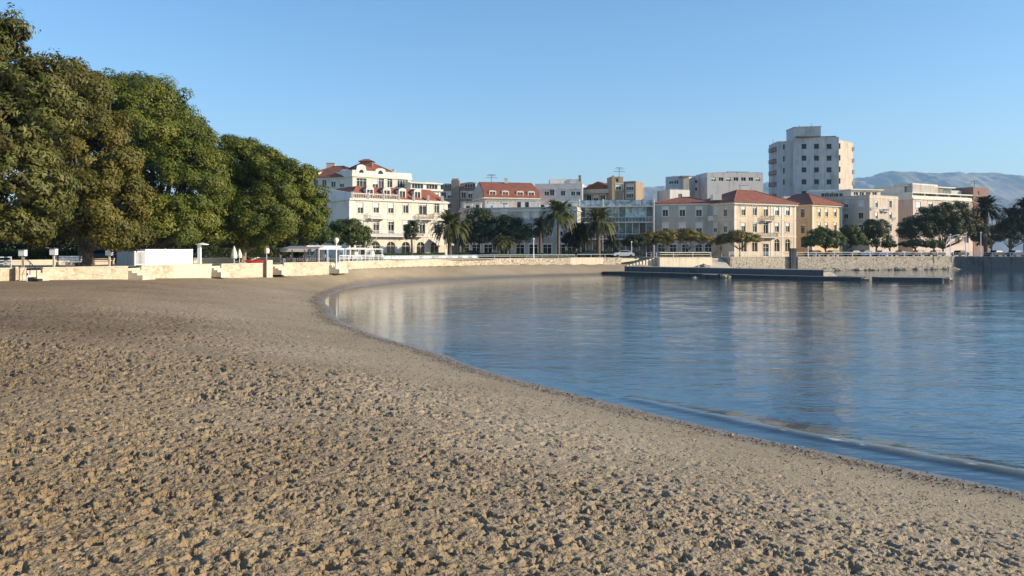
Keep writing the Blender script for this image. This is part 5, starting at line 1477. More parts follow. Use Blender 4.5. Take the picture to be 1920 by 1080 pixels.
b13()
# --- 14 far white blocks
def b14():
    for nm, lb, x0, x1, D0, D1, y, m, wp in (
        ('white_flats', 'white blocky flats with a projecting lit stair box beyond the grey wing', 1248, 1282, 281, 277, 333.5, 'coldwhite', (1258, 1268)),
        ('white_flats', 'bluish plain white flats between the stair box and the largest white block', 1293, 1328, 284, 282, 332.5, 'coldwhite', (1303, 1322)),
        ('white_flats', 'largest pale block with a broken roofline behind the red hipped roof', 1326, 1431, 276, 279, 327, 'coldwhite', (1338, 1352, 1366, 1380, 1394, 1408, 1421))):
        b = Building(nm, lb, PX(x0, D0), PX(x1, D1), 10, GZ, ZP(y, (D0 + D1) / 2), M[m])
        for px in wp:
            for py in ((y + 8, y + 22) if x0 != 1326 else (y + 9,)): b.win(0, px, py, 1.6, 1.2, 'n', blind=None)
        b.build(); b.parapet(.5, .25, M[m])
        if x0 == 1326:
            for a, c, yy in ((1326, 1340, 325.5), (1344, 1362, 322.5), (1365, 1380, 321), (1383, 1404, 321.5), (1407, 1430, 323)):
                mb = MB(); u0, u1 = PX(a, 279)[0], PX(c, 279)[0]; mb.box(u0, u1, 279.3, 285, b.z1, ZP(yy, 279))
                mb.obj('roof_block', M[m], b.root)
        if x0 == 1248:
            mb = MB(); u0, u1 = PX(1262, 280)[0], PX(1282, 280)[0]; mb.box(u0, u1, 279.3, 285, b.z1, ZP(330, 280)); mb.obj('roof_block', M[m], b.root)
            mb = MB(); u0, u1 = PX(1281.5, 274)[0], PX(1292, 274)[0]; mb.box(u0, u1, 274, 280, GZ, ZP(331, 274)); mb.box(u0 - 1, u1 + .3, 273.4, 281, ZP(331, 274), ZP(329.5, 274)); mb.obj('stair_box', M['beige'], b.root)
    b = Building('white_rooftop_house', 'small lit white box house just above the low red roof of the grey wing', PX(1256, 232), PX(1293, 234), 6, GZ, ZP(357, 233), M['white'])
    b.win(0, 1275.5, 367, 1.2, 1.1, 'n', blind=.1); b.build(); b.parapet(.2, .2, M['trim'])
    b = Building('white_rooftop_house', 'lower shaded white house left of the small lit box house', PX(1232, 238), PX(1256, 236.5), 6, GZ, ZP(358.5, 237), M['coldwhite'])
    b.win(0, 1244, 365, .9, 1.0, 'n', blind=.1); b.build(); b.parapet(.2, .2, M['trim'])
b14()

# ------------------------------------------------------------------ vegetation
def leaves(lobes, nl, size, seed, clump=1.4, dark_in=True, aspect=.45, flat=1.0):
    """lobes: (x,y,z,rx,ry,rz).  Leaf clumps spread over every lobe's shell and volume"""
    r = np.random.default_rng(seed)
    vol = np.array([(l[3] * l[4] * l[5]) ** (2 / 3) for l in lobes]); vol /= vol.sum()
    Cs, Ns, Ts, Ls = [], [], [], []
    for l, w in zip(lobes, vol):
        n = int(nl * w)
        A = 4 * math.pi * (l[3] * l[4] * l[5]) ** (2 / 3)
        nc = max(10, int(A / (clump ** 2) * 0.85))
        dirs = r.normal(size=(nc, 3)); dirs /= np.linalg.norm(dirs, axis=1)[:, None]
        dirs[:, 2] = np.where(dirs[:, 2] < -.6, -dirs[:, 2], dirs[:, 2])
        rad = np.where(r.random(nc) < .72, r.uniform(.80, 1.04, nc), r.uniform(.45, .82, nc))
        cc = np.array(l[:3]) + dirs * rad[:, None] * np.array(l[3:])
        cr = clump * r.uniform(.45, 1.05, nc)
        ctint = r.uniform(-.22, .22, nc)
        prob = cr ** 2; prob /= prob.sum()
        k = r.choice(nc, n, p=prob)
        dd = r.normal(size=(n, 3)); dd /= np.linalg.norm(dd, axis=1)[:, None]
        out = dirs[k]
        dd = dd + out * .45; dd /= np.linalg.norm(dd, axis=1)[:, None]
        c = cc[k] + dd * (cr[k] * r.uniform(.55, 1.08, n))[:, None] * np.array([1, 1, .72 * flat])
        nn = dd * .85 + out * .4 + r.normal(size=(n, 3)) * .27 + np.array([0, 0, .15])
        nn /= np.linalg.norm(nn, axis=1)[:, None]
        Cs.append(c); Ns.append(nn); Ts.append(np.clip(.5 + ctint[k] + r.normal(0, .10, n), 0, 1)); Ls.append(size * r.uniform(.6, 1.35, n))
    C = np.vstack(Cs); Nn = np.vstack(Ns); T = np.concatenate(Ts); Ln = np.concatenate(Ls)
    rv = r.normal(size=C.shape); t = np.cross(Nn, rv); t /= np.linalg.norm(t, axis=1)[:, None]; b = np.cross(Nn, t)
    h = Ln[:, None] / 2
    V = np.stack([C - t * h, C - b * h * aspect + t * h * .1, C + t * h, C + b * h * aspect + t * h * .1], 1)
    return V, T

def tree(name, label, px, D, lobes_px, leafmat, nl, size, seed, clump=1.3, bark='bark', tr=.3, z0=None, cat='tree', group=None, ry=None, aspect=.5, loc=None, fork=None, flat=1.0):
    """lobes_px: (px, py, rx_px, rz_px[, dD]) measured at the tree's distance"""
    x0, y0 = loc or PX(px, D)
    z0 = GZ if z0 is None else z0
    t = thing(name, label, cat, (x0, y0, z0), group)
    lobes = []
    for q in lobes_px:
        dD = q[4] if len(q) > 4 else 0
        Dl = D + dD; k = Dl / F
        rx, rz = q[2] * k, q[3] * k
        lobes.append(((q[0] - 960) * k, Dl, ZC + (HY - q[1]) * k, rx, (ry or rx), rz))
    sc = [(l[0], l[1], l[2], max(l[3] - clump * .4, .5 * l[3]), max(l[4] - clump * .4, .5 * l[4]), max(l[5] - clump * .3, .5 * l[5])) for l in lobes]
    V, T = leaves(sc, nl, size, seed, clump, aspect=aspect, flat=flat)
    V = V - np.array([x0, y0, z0])
    V[:, :, 2] = np.maximum(V[:, :, 2], .25)
    cr = inst(quads_mesh('crown', V, T, leafmat), 'crown', t, (0, 0, 0))
    # trunk and limbs
    rr_ = random.Random(seed); mb = MB()
    cz = min(l[2] - l[5] * .55 for l in lobes)
    cx = sum(l[0] for l in lobes) / len(lobes)
    top = Vector((x0 + (cx - x0) * .15, y0, max(cz, z0 + .8)))
    if fork: top.z = z0 + fork
    mb.tube([(x0, y0, z0 - .3), (x0, y0, z0 + .25), (x0 + .05, y0, z0 + (top.z - z0) * .5), tuple(top)], [tr * 1.7, tr * 1.2, tr, tr * .9], 10)
    for l in lobes:
        for k in range(4):
            e = Vector((l[0] + rr_.uniform(-.6, .6) * l[3], l[1] + rr_.uniform(-.6, .6) * l[4], l[2] + rr_.uniform(-.1, .65) * l[5]))
            m = top.lerp(e, .45) + Vector((rr_.uniform(-.4, .4), rr_.uniform(-.4, .4), -.15 * l[5]))
            m.z = max(m.z, top.z)
            mb.tube([tuple(top - Vector((0, 0, tr))), tuple(m), tuple(e)], [tr * .6, tr * .33, tr * .07], 6)
    mb.obj('trunk', M[bark], t, True)
    return t

BIG = 'big trees behind the beach wall'
tree('broadleaf_tree', 'tallest nearest tree at the left edge with sparse grey green leaves', -309, 55, [(-45, 165, 100, 150), (15, 255, 100, 115), (30, 350, 100, 105), (-10, 430, 110, 45), (-150, 260, 150, 210), (70, 165, 62, 62), (15, 85, 38, 55), (95, 215, 60, 70), (100, 118, 12, 20), (45, 62, 12, 24), (78, 140, 15, 26), (126, 118, 9, 13), (22, 40, 14, 24)],
     M['leaf_grey'], 115000, .31, 1, .9, tr=.5, loc=(-49, 57), aspect=.42, group=BIG)
tree('broadleaf_tree', 'olive brown leafed tree with the thick dark trunk, second from the left', 160, 74, [(140, 215, 80, 95, 2), (175, 300, 88, 100), (188, 395, 90, 88), (120, 400, 85, 75, 1), (215, 445, 60, 30), (105, 200, 45, 70, 2)],
     M['leaf_olive'], 95000, .30, 2, 1.4, tr=.62, group=BIG)
tree('broadleaf_tree', 'broadest dark green dome shaped tree rising behind the white kiosk', 290, 92, [(228, 285, 148, 148, 2), (345, 365, 108, 105, 0), (310, 425, 125, 58, -2), (390, 420, 72, 60, -1), (190, 400, 90, 80, 4), (375, 312, 50, 70, 0), (270, 228, 100, 88, 2), (325, 290, 82, 95, 1)],
     M['leaf_green'], 185000, .30, 3, 1.45, tr=.6, group=BIG)
tree('broadleaf_tree', 'dark green tree with a pale forked trunk nearest the cafe terrace', 455, 96, [(448, 318, 60, 62, 3), (420, 350, 45, 70, 4), (495, 330, 50, 60, 2), (532, 370, 74, 76, 1), (590, 405, 32, 48, 1), (500, 415, 95, 55), (430, 410, 60, 70, 2), (480, 450, 45, 26, 0)],
     M['leaf_green'], 120000, .29, 4, 1.2, bark='bark_pale', tr=.35, group=BIG, fork=1.6)
# park trees further back, seen through the gaps
for i, (px, D, lb, rw, ty, lf) in enumerate(((-40, 105, 'dark tree in the park behind the leftmost tree', 90, 420, 'leaf_dark'), (75, 112, 'dark park tree seen between the two left posts', 80, 418, 'leaf_dark'), (215, 118, 'dark park tree left of the white kiosk', 80, 415, 'leaf_dark'),
      (345, 122, 'dark park tree behind the white kiosk roof', 75, 415, 'leaf_mid'), (445, 126, 'dark park tree behind the pale forked trunk', 60, 425, 'leaf_dark'), (530, 128, 'park tree behind the grey terrace canopy', 50, 440, 'leaf_mid'))):
    tree('park_tree', lb, px, D, [(px, ty, rw, 45), (px + 20, ty + 28, rw * .8, 25)], M[lf], 9000, .55, 20 + i, 1.5, tr=.25, group='trees in the park behind the beach')
# hedges
def hedge(label, px0, px1, D0, D1, h, th, mat, seed, n=5000, size=.22, z0=GZ):
    a, b = PX(px0, D0), PX(px1, D1); r = np.random.default_rng(seed); L = math.dist(a, b)
    t = thing('hedge', label, 'hedge', (a[0], a[1], z0))
    k = r.random(n); side = r.random(n)
    x = a[0] + (b[0] - a[0]) * k + r.uniform(-th, th, n); y = a[1] + (b[1] - a[1]) * k + r.uniform(-th, th, n)
    hh = h * (.85 + .3 * (vnoise(k * L / 1.3, k * 0, 5) + .5)); z = z0 + hh * np.sqrt(r.random(n))
    C = np.stack([x, y, z], -1); Nn = r.normal(size=(n, 3)) + np.array([.5, -.5, .6]); Nn /= np.linalg.norm(Nn, axis=1)[:, None]
    rv = r.normal(size=C.shape); tt = np.cross(Nn, rv); tt /= np.linalg.norm(tt, axis=1)[:, None]; bb = np.cross(Nn, tt); q = size * r.uniform(.6, 1.3, n)[:, None] / 2
    V = np.stack([C - tt * q, C - bb * q * .6, C + tt * q, C + bb * q * .6], 1) - np.array([a[0], a[1], z0])
    inst(quads_mesh('foliage', V, np.clip(r.normal(.5, .2, n), 0, 1), mat), 'foliage', t, (0, 0, 0))
hedge('dark clipped hedge across the park at far left', -60, 215, 92, 104, 1.5, .7, M['leaf_mid'], 1, 16000)
hedge('tall dark hedge closing the back of the park', -120, 560, 128, 136, 5.5, 1.5, M['leaf_dark'], 11, 42000, .5)
hedge('hedge between the white kiosk and the cafe terrace', 380, 530, 106, 118, 1.9, .8, M['leaf_dark'], 2, 12000)
hedge('long low hedge in front of the arcaded house', 700, 830, 140, 152, 1.0, .6, M['leaf_mid'], 3, 9000)
hedge('bright low shrub bed below the middle palms', 925, 985, 155, 158, .85, .8, M['leaf_mid'], 4, 5000)
hedge('low shrub bed at the foot of the tallest palm', 1012, 1060, 159, 162, .8, .7, M['leaf_mid'], 5, 3500)
hedge('lit low hedge behind the mustard coloured trees', 1240, 1335, 168, 174, 1.1, .7, M['leaf_mustard'], 6, 6000)
hedge('dark hedge behind the palms and glass office front', 1060, 1200, 166, 172, 1.3, 1.0, M['leaf_dark'], 7, 9000)
hedge('dark shrubs below the dark trees in the middle', 860, 930, 156, 160, 1.0, .8, M['leaf_dark'], 8, 5000)

G1 = 'round promenade trees'
SM = [
 ('small bright green round tree beside the big tree over the pergola', 600, 122, [(600, 438, 26, 22), (582, 445, 28, 20), (618, 446, 20, 18)], 'leaf_mid', 9000, .30, .9),
 ('round green tree touching the arcaded house, behind the pergola', 660, 128, [(655, 440, 36, 28), (678, 447, 28, 22), (635, 434, 25, 22)], 'leaf_mid', 13000, .30, .9),
 ('slim dark tree in front of the arcaded house door', 772, 140, [(773, 428, 15, 15), (770, 440, 12, 14)], 'leaf_dark', 3500, .30, .6),
 ('dark dense tree right of the leftmost palm', 898, 168, [(898, 412, 30, 22), (915, 428, 24, 24), (885, 435, 26, 26), (905, 445, 34, 20)], 'leaf_dark', 12000, .36, 1.1),
 ('dark brownish tree between the leftmost palm and the tallest palm', 955, 166, [(952, 420, 22, 18), (972, 432, 26, 22), (945, 440, 26, 20), (985, 445, 20, 18)], 'leaf_dark', 11000, .36, 1.1),
 ('small dark tree behind the foot of the tallest palm', 1075, 172, [(1075, 450, 24, 20), (1092, 440, 16, 18)], 'leaf_dark', 5000, .36, 1.0),
 ('dark low tree in front of the glass office', 1192, 177, [(1192, 452, 24, 13), (1178, 456, 18, 10)], 'leaf_dark', 5000, .32, .9),
]
for i, (lb, px, D, lo_, lf, n, sz, cl) in enumerate(SM):
    tree('round_tree', lb, px, D, lo_, M[lf], n, sz, 50 + i, cl, tr=.16, group=G1, fork=None)
G2 = 'mustard coloured umbrella shaped trees'
for i, (lb, px, D, lo_, n) in enumerate((
 ('leftmost mustard umbrella tree, beside the glass office', 1220, 178, [(1222, 446, 24, 12), (1210, 452, 18, 10)], 5000),
 ('mustard umbrella tree with twin pale stems', 1247, 178, [(1252, 444, 24, 13), (1240, 452, 20, 12)], 6000),
 ('widest mustard umbrella tree in the middle of the row', 1290, 179, [(1288, 441, 28, 13), (1310, 447, 24, 13), (1270, 450, 20, 11), (1325, 452, 18, 9)], 9000),
 ('small mustard tree between the wide one and the forked one', 1352, 181, [(1356, 449, 20, 11), (1340, 455, 14, 8)], 4000),
 ('rightmost mustard umbrella tree, dark forked trunk before the peach house', 1387, 179, [(1382, 442, 26, 12), (1404, 448, 26, 12), (1370, 450, 20, 9)], 7500))):
    tree('umbrella_tree', lb, px, D, lo_, M['leaf_mustard'], n, .30, 70 + i, .8, tr=.13, group=G2, fork=1.7, bark='bark' if i == 4 else 'bark_pale', flat=.8)
for i, (lb, px, D, lo_, lf, n, cl) in enumerate((
 ('round dark green tree in front of the ochre house', 1548, 186, [(1540, 447, 32, 19), (1563, 452, 24, 19), (1525, 455, 24, 15)], 'leaf_mid', 11000, 1.0),
 ('leaning green tree right of the ochre house', 1588, 190, [(1594, 440, 22, 18), (1604, 452, 22, 16)], 'leaf_mid', 8000, 1.0),
 ('tall oval dark tree in front of the beige flats', 1643, 192, [(1642, 430, 26, 21), (1645, 452, 26, 20)], 'leaf_dark', 9000, 1.0),
 ('large spreading dark tree in front of the terraced flats', 1768, 198, [(1745, 408, 38, 22), (1785, 402, 40, 24), (1722, 430, 38, 28), (1770, 432, 42, 24), (1815, 425, 34, 26), (1700, 440, 20, 20), (1830, 438, 16, 18)], 'leaf_dark', 38000, 1.2),  # shade on the right-hand trees is put into the darker leaf colour
 ('low flat topped tree left below the large spreading tree', 1717, 192, [(1717, 457, 25, 8), (1700, 459, 16, 6)], 'leaf_dark', 4000, .7),
 ('low flat topped tree right below the large spreading tree', 1751, 193, [(1751, 459, 21, 8)], 'leaf_mid', 3500, .7),
 ('dark tree at the right edge beside the rightmost palm', 1892, 200, [(1885, 440, 22, 28), (1905, 430, 28, 24), (1930, 440, 30, 30)], 'leaf_dark', 12000, 1.2),
 ('dark tree behind the palm right of the spreading tree', 1860, 212, [(1862, 440, 26, 18), (1845, 452, 22, 14)], 'leaf_dark', 7000, 1.1),
 ('small light tree in front of the beige flats door', 1668, 193, [(1668, 458, 12, 9)], 'leaf_mid', 1800, .6))):
    tree('round_tree', lb, px, D, lo_, M[lf], n, .36, 90 + i, cl, tr=.2, group=G1, fork=2.0)

# palms
def palm_crown(seed, n=64, L=3.4, mat='leaf_palm', up=1.25, droop=1.0):
    r = np.random.default_rng(seed); Q = []; T = []
    for i in range(n):
        az = i * 2.39996 + r.normal(0, .15); f = i / n
        el0 = R(82) - f * R(105) * up * .8 + r.normal(0, .07)
        l = L * r.uniform(.88, 1.08) * (1 - .12 * (f < .15))
        K = 11; p = np.array([0, 0, 0.0]); el = el0; pts = [p]; tan = []
        for k in range(K):
            dv = np.array([math.cos(az) * math.cos(el), math.sin(az) * math.cos(el), math.sin(el)])
            tan.append(dv); p = p + dv * l / K; pts.append(p)
            el -= (.085 + .012 * k) * droop * (1.15 if el > -1.1 else .1)
        side = np.array([-math.sin(az), math.cos(az), 0])
        tb = .1 if f > .88 else (.5 + r.normal(0, .12))
        for k in range(1, K):
            for h in (0, .5):
                t = (k + h) / K; c = pts[k] + tan[min(k, K - 1)] * h * l / K; tv = tan[min(k, K - 1)]
                ll = .62 * (math.sin(min(1, t * 1.15 + .1) * math.pi) ** .6 + .15) * L / 3.4
                up_ = np.cross(tv, side); up_ = up_ * (1 if up_[2] > 0 else -1)
                for sg in (-1, 1):
                    dr = side * sg * .8 + tv * .65 + up_ * .22 + r.normal(0, .06, 3); dr[2] -= .22; dr /= np.linalg.norm(dr)
                    w = np.cross(dr, up_); w /= np.linalg.norm(w) + 1e-9; w = w * .045 * L / 3.4 + tv * .05
                    e = c + dr * ll
                    Q.append([c - w, e - w * .25, e + w * .25, c + w]); T.append(tb + r.normal(0, .08))
        for k in range(K):
            s2 = side * .035 * (1 - k / K * .7); Q.append([pts[k] - s2, pts[k + 1] - s2 * .9, pts[k + 1] + s2 * .9, pts[k] + s2]); T.append(.8)
    return quads_mesh('crown', np.array(Q), np.array(T), M[mat])
PC = {}
def palm(label, px, D, cy, rpx, seed, mat='leaf_palm', base=None, tr=.3, lean=0, thick=1.0):
    x0, y0 = PX(px, D); zc = ZP(cy, D); L = rpx * D / F * 1.36; z0 = GZ
    t = thing('palm_tree', label, 'palm tree', (x0, y0, z0), 'palm trees along the promenade')
    k = (seed % 3, mat)
    if k not in PC: PC[k] = palm_crown(seed % 3 + 5, 100, 3.4, mat)
    o = inst(PC[k], 'crown', t, (lean, 0, zc - z0), seed * 1.7, (L / 3.4,) * 3)
    mb = MB(); K = 14; H = zc - z0; pts = []; rad = []
    for i in range(K + 1):
        f = i / K; pts.append((x0 + lean * f * f, y0, z0 - .1 + (H + .1) * f)); rad.append(tr * ((1.35 if i == 0 else 1.0) - .18 * f) * (1.0 + .06 * (i % 2)) * (1.35 if f > .88 else 1))
    mb.tube(pts, rad, 10); tk = mb.obj('trunk', M['palm_bark'], t, True)
    return t
palm('broad full palm with a stout trunk, leftmost of the palms', 843, 157, 424, 40, 1, tr=.42)
palm('tallest palm with the highest crown over the wall', 1047, 164, 402, 37, 2, tr=.34)
palm('full palm in front of the glass office', 1122, 167, 416, 39, 3, tr=.42)
palm('small palm right of the full palm by the glass office', 1147, 170, 453, 19, 4, 'leaf_palm_dark', tr=.22)
palm('dark palm behind, left of the tallest palm', 1013, 176, 426, 26, 5, 'leaf_palm_dark', tr=.3)
palm('dark drooping palm between the tallest palm and the full palm', 1086, 170, 440, 32, 6, 'leaf_palm_dark', tr=.35)
palm('little thin palm, left one of the pair below the dark trees', 935, 157, 455, 18, 7, tr=.14, lean=.1)
palm('little palm, right one of the pair below the dark trees', 951, 158, 456, 19, 8, tr=.18)
palm('dark palm half hidden behind the leftmost palm', 868, 172, 440, 28, 9, 'leaf_palm_dark', tr=.3)
palm('dark full palm towering right of the spreading tree', 1848, 200, 392, 34, 10, 'leaf_palm_dark', tr=.42)
palm('dark palm second from the right edge', 1895, 206, 407, 28, 11, 'leaf_palm_dark', tr=.36)
palm('dark palm cut by the right edge', 1922, 198, 392, 30, 12, 'leaf_palm_dark', tr=.36)

# ------------------------------------------------------------------ promenade furniture
def lamp_globe(label, px, D, z0, ytop, tr=.07, gr=.22):
    x, y = PX(px, D); zt = ZP(ytop, D)
    t = thing('street_lamp', label, 'street lamp', (x, y, z0), 'street lamps on the promenade')
    mb = MB(); mb.tube([(x, y, z0), (x, y, z0 + .9), (x, y, z0 + .95), (x, y, zt - gr * 1.8)], [tr * 1.6, tr * 1.5, tr, tr * .8], 8); mb.obj('pole', M['metal_white'], t)
    mb = MB(); K = 8; mb.lathe([(gr * math.sin(math.pi * k / K) + .001, zt - gr - gr * math.cos(math.pi * k / K)) for k in range(K + 1)], (x, y, 0), 14); mb.obj('globe', M['lampglass'], t, True)
    mb = MB(); mb.lathe([(.001, zt - gr * 2.2), (gr * .6, zt - gr * 2.1), (gr * .7, zt - gr * 1.75), (.001, zt - gr * 1.7)], (x, y, 0), 12); mb.obj('collar', M['metal_white'], t, True)
lamp_globe('white globe street lamp standing at the steps before the pergola', 630.5, 99.5, 1.8, 445.5, .09, .3)
lamp_globe('slim pale lamp post between the little palms and the tallest palm', 1000.5, 152, GZ, 446, .08, .16)
lamp_globe('lamp post in front of the leftmost mustard tree', 1184, 168, GZ, 452, .06, .15)
lamp_globe('pale lamp post left of the ochre house tree', 1515, 178, GZ, 462, .08, .15)
def pole_lamp(label, px, D, ytop, arm=0.0, w=.1):
    x, y = PX(px, D); zt = ZP(ytop, D)
    t = thing('street_lamp', label, 'street lamp', (x, y, GZ), 'tall poles on the right promenade')
    mb = MB(); pts = [(x, y, GZ)] + [(x + arm * (1 - math.cos(k * math.pi / 16)), y, zt - 1.9 + 1.9 * math.sin(k * math.pi / 16)) for k in range(9)] if arm else [(x, y, GZ), (x, y, zt)]
    mb.tube(pts, [w] * (len(pts) - 1) + [w * .6], 8); mb.obj('pole', M['metal_white'], t)
    mb = MB(); hx = x + arm; mb.box(hx - .35 if arm else hx - .15, hx + .35 if arm else hx + .15, y - .15, y + .15, zt - .04, zt + .14); mb.obj('lamp_head', M['metal_white'], t)
pole_lamp('straight white pole in front of the large spreading tree', 1782, 187, 440)
pole_lamp('curved white lamp post arching right beside the straight white pole', 1774, 188, 441, 2.6, .06)
pole_lamp('white pole between the spreading tree and the dark palm', 1811, 189, 438)
pole_lamp('rightmost white pole, under the dark full palm', 1839, 190, 436)

# kiosk
def kiosk():
    t = thing('kiosk', 'low white boxy kiosk with a bright front and grey gate beside the steps', 'kiosk', (*PX(315, 83), GZ))
    a, b = PX(272, 79.8), PX(361.5, 84.6); zt = ZP(468.5, 82)
    dx, dy = b[0] - a[0], b[1] - a[1]; l = math.hypot(dx, dy); n = (dy / l, -dx / l)
    w = 2.6
    sm = MB()
    for k in range(1, 5):
        p = lerp(a, b, k / 5); sm.box(p[0] - .015, p[0] + .015, p[1] - .03, p[1] + .03, GZ + .02, zt - .02)
    for k in range(1, 4): pass
    sm.tube([(a[0] + n[0] * .01, a[1] + n[1] * .01, GZ + .25), (b[0] + n[0] * .01, b[1] + n[1] * .01, GZ + .25)], .02, 4)
    sm.obj('panel_trim', M['coldwhite'], t)
    mb = MB(); mb.prism([a, b, (b[0] - n[0] * w, b[1] - n[1] * w), (a[0] - n[0] * w, a[1] - n[1] * w)], GZ, zt); mb.obj('body', M['kiosk'], t)
    mb = MB(); o = .06; mb.prism([(a[0] + n[0] * o, a[1] + n[1] * o), (b[0] + n[0] * o, b[1] + n[1] * o), (b[0] - n[0] * (w + o), b[1] - n[1] * (w + o)), (a[0] - n[0] * (w + o), a[1] - n[1] * (w + o))], zt, zt + .06); mb.obj('roof', M['kiosk'], t)
    mb = MB(); c = PX(219, 82.5); d = PX(252, 79.2)
    mb.prism([c, d, (d[0] + .3, d[1] + .12), (c[0] + .3, c[1] + .12)], GZ, ZP(471, 81)); mb.obj('side_panel', M['coldwhite'], t)
    g = MB(); e, f_ = PX(252.5, 78.9), PX(271.5, 79.6)
    for i in range(9): p = lerp(e, f_, i / 8); g.tube([(*p, GZ), (*p, ZP(471, 79))], .03 if 0 < i < 8 else .07, 5)
    for z in (GZ + .1, ZP(472, 79)): g.tube([(*e, z), (*f_, z)], .04, 5)
    g.obj('gate', M['metal_white'], t)
kiosk()
# mushroom shade column
x, y = PX(374.5, 85.5)
t = thing('shade_column', 'white column with a flat mushroom shade right of the kiosk', 'sunshade', (x, y, GZ))
mb = MB(); mb.box(x - .18, x + .12, y - .15, y + .15, GZ, ZP(458, 85.5)); mb.obj('column', M['kiosk'], t)
mb = MB(); mb.lathe([(.001, 0), (.62, 0), (.64, .06), (.3, .15), (.001, .22)], (x + .25, y, ZP(459, 85.5)), 16); mb.obj('shade', M['kiosk'], t)
# sign boxes on posts
def signpost(label, px, D, ys):
    x, y = PX(px, D)
    t = thing('sign_post', label, 'sign post', (x, y, GZ), 'white boxes on posts behind the wall')
    mb = MB(); mb.box(x - .07, x + .07, y - .07, y + .07, GZ, ZP(ys + 10, D)); mb.obj('post', M['coping'], t)
    mb = MB(); z0, z1 = ZP(ys + 11, D), ZP(ys, D); mb.box(x - .25, x + .23, y - .2, y + .2, z0, z1); mb.obj('box', M['kiosk'], t)
    mb = MB(); mb.box(x - .29, x + .27, y - .24, y + .24, z1, z1 + .05); mb.obj('lid', M['brick'], t)
signpost('white box on a post nearest the left edge', 43, 67.5, 469)
signpost('white box on a post left of the thick dark trunk', 101, 69.5, 467)
signpost('white box on a post between the thick trunk and the kiosk', 205, 73.2, 468)
# benches
def bench(label, px, D, rz, mat='metal_white'):
    x, y = PX(px, D); t = thing('park_bench', label, 'bench', (x, y, GZ), 'benches on the promenade'); t.rotation_euler = (0, 0, rz)
    s = MB(); 
    for k in range(4): s.box(-1.0, 1.0, -.25 + k * .13, -.15 + k * .13, .42, .46)
    inst(s.mesh('seat', M[mat]), 'seat', t, (0, 0, 0))
    s = MB()
    for k in range(3): s.box(-1.0, 1.0, .28 + k * .02, .31 + k * .02, .55 + k * .14, .65 + k * .14)
    inst(s.mesh('backrest', M[mat]), 'backrest', t, (0, 0, 0))
    for sx in (-.85, .85):
        s = MB(); s.box(-.04, .04, -.22, -.16, 0, .42); s.box(-.04, .04, .24, .30, 0, .95); s.box(-.04, .04, -.16, .24, .36, .42); inst(s.mesh('leg', M['metal_dark']), 'leg', t, (sx, 0, 0))
bench('white slatted bench left of the thick dark trunk', 128, 72, R(15)); bench('dark bench just right of the thick dark trunk', 190, 76, R(15), 'wood')
# low garden walls
wall_seg([PX(-20, 80), PX(60, 82), PX(140, 85)], GZ, GZ + .5, .3, M['wall_w'], 'low pale garden wall under the olive tree', group='low garden walls', name='garden_wall', copmat='trim')
wall_seg([PX(160, 82), PX(215, 86)], GZ, GZ + .6, .3, M['beige'], 'low pinkish planter wall behind the dark bench', group='low garden walls', name='garden_wall', copmat='trim')
wall_seg([PX(363, 92), PX(400, 95), PX(440, 98)], GZ, GZ + .6, .3, M['wall_w'], 'low cream garden wall right of the kiosk', group='low garden walls', name='garden_wall', copmat='trim')
wall_seg([PX(470, 100), PX(520, 104)], GZ, GZ + .6, .3, M['wall_w'], 'low cream wall behind the red kayak', group='low garden walls', name='garden_wall', copmat='trim')
# kayak
t = thing('kayak', 'red kayak lying behind the wall beside the pale forked trunk', 'kayak', (*PX(479, 93), GZ))
mb = MB(); x, y = PX(479, 93); K = 12
for i in range(K): pass
pts = [(x - 1.15 + 2.3 * i / K, y - .3 + .6 * i / K, GZ + .16 + .12 * (2 * i / K - 1) ** 2) for i in range(K + 1)]
mb.tube(pts, [.02 + .20 * math.sin(math.pi * i / K) ** .6 for i in range(K + 1)], 10); mb.obj('hull', M['red'], t, True)
mb = MB(); mb.lathe([(.18, 0), (.2, .03), (.15, .04), (.12, -.05)], (x, y, GZ + .33), 14); mb.obj('cockpit_rim', M['metal_dark'], t)
# closed parasols
def parasol(label, px, D, yt, h=2.3, w=.32):
    x, y = PX(px, D); zt = ZP(yt, D); t = thing('closed_parasol', label, 'parasol', (x, y, GZ), 'closed parasols')
    mb = MB(); mb.tube([(x, y, GZ), (x, y, zt)], .035, 6); mb.obj('pole', M['metal_white'], t)
    mb = MB(); hh = min(h, zt - GZ - .5)
    mb.lathe([(.03, hh), (w * .35, hh * .82), (w * .7, hh * .55), (w, hh * .2), (w * .85, 0), (w * .3, hh * .06)], (x, y, zt - hh), 9); mb.obj('canopy', M['canvas'], t)
    mb = MB(); mb.lathe([(.3, 0), (.3, .08), (.05, .12)], (x, y, GZ), 12); mb.obj('base', M['concrete'], t)
parasol('cream closed parasol just left of the pale forked trunk', 439, 88.5, 461, 1.3, .33)
parasol('cream closed parasol hidden partly behind the pale forked trunk', 449, 92, 466, 1.0, .3)
parasol('tall white closed parasol left of the grey canopy', 500, 96, 450, 1.5, .33)
parasol('cream closed parasol behind the left end of the pergola railing', 665, 112, 459, 1.5, .42)
parasol('cream closed parasol behind the right end of the pergola', 697, 116, 460, 1.5, .4)

